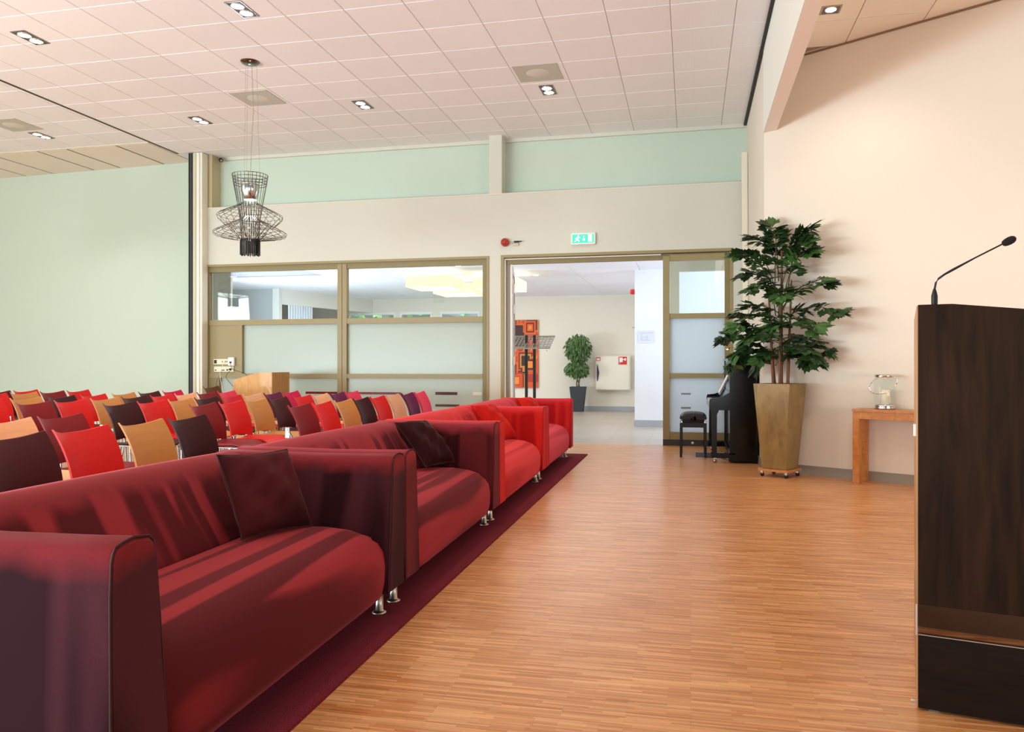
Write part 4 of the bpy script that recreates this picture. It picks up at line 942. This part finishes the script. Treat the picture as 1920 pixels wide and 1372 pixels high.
# pendant lamps
def pendant(x, y, label):
    r = thing('pendant_lamp', label, 'pendant lamp', (x, y, 0), 0, 'wire-frame pendant lamps')
    MB().lathe([(0.0, ZC-0.035), (0.05, ZC-0.034), (0.085, ZC-0.022), (0.105, ZC-0.001)], 28).obj('canopy', GUN, r)
    for k in range(3):
        a = 2*PI*k/3+0.4; MB().tube([(0.07*math.cos(a), 0.07*math.sin(a), ZC-0.02), (0.10*math.cos(a), 0.10*math.sin(a), 3.20)], 0.0016, 5).obj('suspension_wire', STEEL, r)
    MB().tube([(0.02, 0, ZC-0.03), (0.035, 0.01, 3.9), (0.02, -0.01, 3.5), (0.0, 0, 3.12)], 0.003, 6).obj('power_cable', STEEL, r)
    def ribs(prof, n, rad, name, ph=0.0):
        m = MB()
        for k in range(n):
            a = 2*PI*(k+ph)/n; m.tube([(p*math.cos(a), p*math.sin(a), z) for p, z in prof], rad, 4, cap=False)
        m.obj(name, GUN if name != 'upper_cone' else DARKMET, r)
    def ring(rad, z, t, name): MB().tube([(rad*math.cos(2*PI*k/36), rad*math.sin(2*PI*k/36), z) for k in range(37)], t, 5, cap=False).obj(name, GUN, r)
    ribs([(0.190, 3.20), (0.178, 3.12), (0.135, 2.885), (0.105, 2.70), (0.095, 2.50), (0.10, 2.47), (0.102, 2.33)], 28, 0.0032, 'upper_cone')
    ribs([(0.075, 2.90), (0.11, 2.875), (0.335, 2.765), (0.350, 2.745), (0.338, 2.715), (0.12, 2.51), (0.100, 2.47), (0.102, 2.32)], 22, 0.003, 'middle_tier', 0.3)
    ribs([(0.060, 2.74), (0.10, 2.715), (0.375, 2.575), (0.392, 2.553), (0.378, 2.533), (0.12, 2.49), (0.100, 2.46), (0.102, 2.325)], 22, 0.003, 'lower_tier', 0.6)
    for rad, z in ((0.190, 3.20), (0.183, 3.165), (0.175, 3.10), (0.18, 3.13)): ring(rad, z, 0.004, 'ring')
    for rad, z in ((0.24, 2.812), (0.29, 2.787), (0.345, 2.755), (0.27, 2.650), (0.20, 2.585)): ring(rad, z, 0.0026, 'ring')
    for rad, z in ((0.22, 2.655), (0.30, 2.614), (0.388, 2.565), (0.30, 2.519), (0.22, 2.506)): ring(rad, z, 0.0026, 'ring')
    MB().lathe([(0.10, 3.10), (0.098, 3.02), (0.075, 2.97), (0.065, 2.93), (0.06, 2.93)], 24).obj('lamp_holder', CHROME, r)
    MB().lathe([(0.0, 2.925), (0.062, 2.930)], 20).obj('bulb', LAMPON, r)
    m = MB()
    for k in range(30):
        a = 2*PI*k/30; ca, sa = math.cos(a), math.sin(a); zz = 2.315+0.02*((k*7) % 5)/5
        m.add([(0.094*ca-0.004*sa, 0.094*sa+0.004*ca, 2.49), (0.094*ca+0.004*sa, 0.094*sa-0.004*ca, 2.49), (0.108*ca+0.004*sa, 0.108*sa-0.004*ca, 2.49), (0.108*ca-0.004*sa, 0.108*sa+0.004*ca, 2.49),
               (0.094*ca-0.004*sa, 0.094*sa+0.004*ca, zz), (0.094*ca+0.004*sa, 0.094*sa-0.004*ca, zz), (0.108*ca+0.004*sa, 0.108*sa-0.004*ca, zz), (0.108*ca-0.004*sa, 0.108*sa+0.004*ca, zz)],
              [(0, 1, 2, 3), (7, 6, 5, 4), (0, 4, 5, 1), (1, 5, 6, 2), (2, 6, 7, 3), (3, 7, 4, 0)])
    m.obj('rib_collar', mat('collar_dark', '#2e302f', 0.35, 0.8), r)
    spot('pendant_beam', (x, y, 2.9), (x, y, 0), 25, NEUT, 100, 0.8, 0.04)
pendant(-4.735, 7.847, 'dark wire-frame pendant lamp hanging in front of the back wall')
pendant(-9.16, 7.85, 'second wire-frame pendant lamp out of frame, seen only reflected in the window')

# ================================================================== SMALL WALL THINGS
GREEN = mat('exit_green', '#35c79a', 0.5, emit='#3fd0a0', estr=0.9); EXW = mat('exit_white', '#ffffff', 0.5, emit='#f4fff8', estr=1.3)
ex = thing('exit_sign', 'green illuminated running-man exit sign on the wall above the doorway', 'sign', (-1.655, YB-0.001, 2.815))
B((0, -0.045, 0), (0.35, 0, 0.165)).obj('housing', WHITE, ex, bevel=0.006); B((0.022, -0.047, 0.022), (0.328, -0.044, 0.143)).obj('sign_panel', GREEN, ex)
def flat(parent, polys, z, m, name):
    mb = MB()
    for p in polys: mb.prism(p, 'y', z-0.002, z)
    return mb.obj(name, m, parent)
flat(ex, [[(0.10, 0.118), (0.115, 0.118), (0.118, 0.132), (0.103, 0.134)], [(0.085, 0.105), (0.115, 0.115), (0.105, 0.075), (0.085, 0.07)], [(0.09, 0.075), (0.105, 0.075), (0.125, 0.05), (0.115, 0.035), (0.10, 0.05)], [(0.085, 0.075), (0.095, 0.07), (0.07, 0.045), (0.05, 0.04), (0.05, 0.05), (0.065, 0.055)], [(0.06, 0.085), (0.09, 0.110), (0.095, 0.10), (0.07, 0.078)], [(0.11, 0.11), (0.135, 0.095), (0.13, 0.088), (0.108, 0.098)]], -0.047, EXW, 'running_man')
flat(ex, [[(0.180, 0.125), (0.190, 0.125), (0.190, 0.07), (0.180, 0.07)], [(0.165, 0.075), (0.205, 0.075), (0.185, 0.045)]], -0.047, EXW, 'arrow')
flat(ex, [[(0.245, 0.035), (0.300, 0.035), (0.300, 0.135), (0.245, 0.135)]], -0.047, EXW, 'door_symbol')
RED = mat('alarm_red', '#b03a28', 0.35)
al = thing('alarm_beacon', 'round red alarm sounder on the wall left above the doorway', 'alarm', (-2.617, YB-0.001, 2.885))
MB().lathe([(0.055, 0), (0.060, 0.02), (0.058, 0.05), (0.045, 0.06), (0.03, 0.062), (0.028, 0.075), (0, 0.077)], 24).obj('body', RED, al).rotation_euler = (PI/2, 0, 0)
kb_ = thing('camera_bracket', 'small black bracket with wire loop beside the red alarm', 'bracket', (-2.53, YB-0.001, 2.87))
B((0.05, -0.05, 0.005), (0.12, -0.02, 0.03)).obj('body', MATTB, kb_, bevel=0.004); B((0.03, -0.02, -0.035), (0.11, 0, 0.0)).obj('mount', mat('mount_beige', '#cfc6a6', 0.5), kb_)
MB().tube([(0.015+0.02*math.cos(2*PI*k/14), -0.03, 0.01+0.016*math.sin(2*PI*k/14)) for k in range(15)], 0.004, 6, cap=False).obj('loop', STEEL, kb_)
MB().tube([(0.10, -0.035, 0.018), (0.16, -0.04, 0.022)], 0.008, 8).obj('lens', MATTB, kb_)
cc = thing('security_camera', 'small black security camera under the ceiling left of the pendant', 'camera', (-7.31, YN-0.12, 4.40))
MB().tube([(-0.08, 0.06, 0.02), (-0.03, 0.02, 0.03), (0.0, 0, 0.02)], 0.006, 6).obj('arm', MATTB, cc)
MB().tube([(-0.03, 0.03, 0.0), (0.03, -0.05, -0.035)], 0.03, 14).obj('body', MATTB, cc); MB().tube([(0.03, -0.05, -0.035), (0.036, -0.058, -0.038)], 0.018, 12).obj('lens', CHROME, cc)

# ================================================================== HALL THINGS
def boxlamp(x, y, label, sx=0.42, sy=0.42, z=2.53):
    r = thing('square_pendant_lamp', label, 'pendant lamp', (x, y, z), 0, 'square box lamps in the hall')
    sh = mat('lamp_shade_cream', '#ffe9b0', 0.7, emit='#ffdf98', estr=0.42)
    h = 0.2; t = 0.006
    MB().box((-sx, -sy, 0), (sx, -sy+t, h)).box((-sx, sy-t, 0), (sx, sy, h)).box((-sx, -sy+t, 0), (-sx+t, sy-t, h)).box((sx-t, -sy+t, 0), (sx, sy-t, h)).obj('shade', sh, r)
    MB().box((-sx+t, -sy+t, 0.01), (sx-t, sy-t, 0.018)).obj('diffuser', mat('diffuser_glow', '#ffffff', 0.6, emit='#fff6e0', estr=1.1), r)
    MB().tube([(0, 0, h-0.02), (0, 0, HC-z)], 0.008, 6).obj('rod', CHROME, r)
boxlamp(-4.62, 13.95, 'square cream box lamp in the hall, leftmost through the window'); boxlamp(-4.55, 15.3, 'square cream box lamp in the hall, behind the leftmost one'); boxlamp(-3.52, 14.55, 'square cream box lamp in the hall, seen at the doorway edge', 0.42, 0.42)
# painting
def painting_mat():
    m, nt, p = newmat('abstract_painting'); N, L = nt.nodes, nt.links
    tc = N.new('ShaderNodeTexCoord'); mp = N.new('ShaderNodeMapping'); mp.inputs['Scale'].default_value = (3.1, 1, 2.6); L.new(tc.outputs['Object'], mp.inputs[0])
    v = N.new('ShaderNodeTexVoronoi'); v.distance = 'CHEBYCHEV'; v.inputs['Scale'].default_value = 1.0; L.new(mp.outputs[0], v.inputs['Vector'])
    m1 = N.new('ShaderNodeMath'); m1.operation = 'MULTIPLY'; m1.inputs[1].default_value = 9; L.new(v.outputs['Distance'], m1.inputs[0])
    m2 = N.new('ShaderNodeMath'); m2.operation = 'FLOOR'; L.new(m1.outputs[0], m2.inputs[0])
    wn_ = N.new('ShaderNodeTexWhiteNoise'); wn_.noise_dimensions = '4D'; L.new(v.outputs['Color'], wn_.inputs['Vector']); L.new(m2.outputs[0], wn_.inputs['W'])
    r = N.new('ShaderNodeValToRGB'); cr_ = r.color_ramp; cr_.interpolation = 'CONSTANT'
    cols = ['#3a1a10', '#b0300c', '#e0641a', '#c8420e', '#f08a2a', '#7a200c', '#d85010', '#c98a30']
    cr_.elements[0].color = srgb(cols[0]); cr_.elements[0].position = 0; cr_.elements[1].color = srgb(cols[1]); cr_.elements[1].position = 0.13
    for i in range(2, 8): e_ = cr_.elements.new(i*0.125); e_.color = srgb(cols[i])
    L.new(wn_.outputs['Value'], r.inputs[0]); L.new(r.outputs[0], p.inputs['Base Color']); p.inputs['Roughness'].default_value = 0.5
    return m
pt = thing('painting', 'tall orange and brown abstract painting on the far hall wall', 'painting', (-4.62, 19.44, 0.555))
B((0, -0.03, 0), (0.90, 0, 1.70)).obj('canvas', painting_mat(), pt)
# fire hose cabinet
fh = thing('fire_hose_cabinet', 'cream fire hose cabinet with red symbols on the far hall wall', 'cabinet', (-2.265, 19.44, 0.515))
CAB = mat('cabinet_cream', '#e9e2cf', 0.5)
B((0, -0.18, 0), (0.845, 0, 0.835)).obj('body', CAB, fh); B((0.012, -0.20, 0.012), (0.825, -0.18, 0.823)).obj('door', mat('cabinet_door', '#ece5d3', 0.4), fh, bevel=0.006)
REDS = mat('sign_red', '#d62222', 0.4)
B((0.56, -0.206, 0.62), (0.76, -0.2, 0.81)).obj('hose_symbol_plate', REDS, fh); B((0.02, -0.206, 0.71), (0.12, -0.2, 0.80)).obj('fire_symbol_plate', REDS, fh)
flat(fh, [[(0.58, 0.68), (0.66, 0.68), (0.66, 0.79), (0.58, 0.79)], [(0.66, 0.735), (0.70, 0.735), (0.70, 0.75), (0.66, 0.75)], [(0.70, 0.71), (0.74, 0.72), (0.74, 0.77), (0.70, 0.775)], [(0.59, 0.64), (0.60, 0.64), (0.60, 0.68), (0.59, 0.68)]], -0.207, WHITE, 'hose_symbol')
flat(fh, [[(0.035, 0.725), (0.105, 0.725), (0.105, 0.755), (0.035, 0.755)], [(0.035, 0.762), (0.105, 0.762), (0.105, 0.78), (0.035, 0.78)]], -0.207, WHITE, 'fire_symbol')
MB().tube([(0.045, -0.21, 0.22), (0.065, -0.235, 0.42), (0.045, -0.21, 0.62)], 0.022, 8, radii=[0.008, 0.03, 0.008]).obj('handle', mat('handle_blue', '#2c3e58', 0.4), fh)
# ficus
fc = thing('potted_ficus', 'braided ficus tree in a tapered charcoal pot in the hall', 'plant', (-2.66, 19.0, 0))
m = MB(); q = [(-1, -1), (1, -1), (1, 1), (-1, 1)]; b0, b1 = 0.125, 0.185
vs = [(sx*b0, sy*b0, 0) for sx, sy in q]+[(sx*b1, sy*b1, 0.60) for sx, sy in q]+[(sx*(b1-0.02), sy*(b1-0.02), 0.60) for sx, sy in q]+[(sx*(b1-0.03), sy*(b1-0.03), 0.54) for sx, sy in q]
fs = [(3, 2, 1, 0), (12, 13, 14, 15)]
for k in range(4): k2 = (k+1) % 4; fs += [(k, k2, 4+k2, 4+k), (4+k, 4+k2, 8+k2, 8+k), (8+k, 8+k2, 12+k2, 12+k)]
m.add(vs, fs); m.obj('pot', mat('charcoal_pot', '#33363a', 0.6), fc)
for ph in (0, 2.1, 4.2):
    MB().tube([(0.035*math.cos(ph+z*9), 0.035*math.sin(ph+z*9), 0.54+z) for z in [k*0.04 for k in range(22)]], 0.016, 6).obj('trunk', mat('ficus_bark', '#75603f', 0.8), fc)
fm = MB(); rn2 = random.Random(5)
for k in range(1500):
    if rn2.random() < 0.62: c = Vector((0, 0, 1.55)); R3 = (0.30, 0.30, 0.36)
    else: c = Vector((-0.02, 0, 1.05)); R3 = (0.28, 0.28, 0.20)
    u = Vector((rn2.gauss(0, 1), rn2.gauss(0, 1), rn2.gauss(0, 1))).normalized()*(rn2.random()**0.4)
    p = c+Vector((u.x*R3[0], u.y*R3[1], u.z*R3[2])); dn = Vector((u.x*0.6+rn2.uniform(-.4, .4), u.y*.6+rn2.uniform(-.4, .4), -0.8)).normalized(); sd = dn.cross(Vector((rn2.uniform(-1, 1), 1, 0.2))).normalized()
    l_ = rn2.uniform(0.08, 0.14); fm.add([p, p+dn*l_*0.45+sd*0.018, p+dn*l_, p+dn*l_*0.45-sd*0.018], [(0, 1, 2, 3)])
tag(fm.obj('foliage', mat('ficus_leaf', '#4c6b34', 0.5, noise=0.35, nscale=6), fc), kind='stuff')
# coat rack
ck = thing('coat_rack', 'black coat rack with a slatted hat shelf in the hall before the painting', 'coat rack', (-3.02, 15.0, 0))
for x in (-0.085, 0.075): B((x-0.03, -0.02, 0.05), (x+0.02, 0.03, 1.70)).obj('post', MATTB, ck, bevel=0.004)
B((-0.12, -0.3, 0.02), (-0.06, 0.3, 0.05)).obj('foot', MATTB, ck); B((0.04, -0.3, 0.02), (0.10, 0.3, 0.05)).obj('foot', MATTB, ck)
m = MB(); 
def hz(y): return 1.56+0.42*y
for k in range(9): m.tube([(-0.42, -0.28+k*0.07, hz(-0.28+k*0.07)), (0.42, -0.28+k*0.07, hz(-0.28+k*0.07))], 0.008, 5)
for k in range(13): m.tube([(-0.42+k*0.07, -0.28, hz(-0.28)), (-0.42+k*0.07, 0.28, hz(0.28))], 0.008, 5)
m.obj('hat_shelf', GUN, ck); MB().box((-0.43, -0.30, hz(-.29)-.015), (0.43, -0.28, hz(-.29)+.015)).box((-0.43, 0.28, hz(.29)-.015), (0.43, 0.30, hz(.29)+.015)).obj('shelf_rail', STEEL, ck)
for k in range(6): MB().tube([(-0.38+k*0.15, -0.29, 1.44), (-0.38+k*0.15, -0.31, 1.38), (-0.38+k*0.15, -0.35, 1.39)], 0.006, 6).obj('hook', CHROME, ck)
bc = thing('alarm_beacon', 'red alarm beacon on the white hall corner by the ceiling', 'alarm', (-1.0, 14.62, 2.46))
MB().lathe([(0.045, 0), (0.05, 0.03), (0.045, 0.07), (0.03, 0.085), (0, 0.088)], 20).obj('body', REDS, bc).rotation_euler = (0, -PI/2, 0)
pp = thing('floor_plan_notice', 'pale evacuation plan sheet on the white hall wall', 'notice', (-0.935, 14.548, 1.52))
B((0, -0.008, 0), (0.30, 0, 0.22)).obj('sheet', mat('plan_sheet', '#dfe3ec', 0.5), pp)
GL = mat('plan_lines', '#b9bccb', 0.6)
flat(pp, [[(0.03, 0.18), (0.27, 0.18), (0.27, 0.186), (0.03, 0.186)], [(0.06, 0.05), (0.066, 0.05), (0.066, 0.16), (0.06, 0.16)], [(0.06, 0.05), (0.22, 0.05), (0.22, 0.056), (0.06, 0.056)], [(0.16, 0.06), (0.166, 0.06), (0.166, 0.14), (0.16, 0.14)], [(0.10, 0.10), (0.16, 0.10), (0.16, 0.106), (0.10, 0.106)]], -0.009, GL, 'plan_lines')
sp_ = thing('door_stay', 'small white metal stay on the hall wall edge', 'bracket', (-1.0, 14.9, 1.82))
MB().tube([(0, 0, 0), (-0.05, 0, 0), (-0.06, -0.05, 0)], 0.012, 6).obj('body', STEEL, sp_)
for i, (x, y) in enumerate(((-5.6, 13.4), (-3.95, 13.2), (-2.9, 14.9))):
    r = thing('hall_spot', ['small ceiling spot left of the box lamps in the hall', 'small ceiling spot above the box lamps in the hall', 'small ceiling spot in the hall seen through the doorway'][i], 'ceiling light', (x, y, HC), 0, 'small hall ceiling spots')
    MB().lathe([(0.06, -0.001), (0.06, -0.008), (0.045, -0.010)], 20).obj('rim', WHITE, r); MB().lathe([(0, -0.006), (0.045, -0.009)], 16).obj('bulb', LAMPON, r)
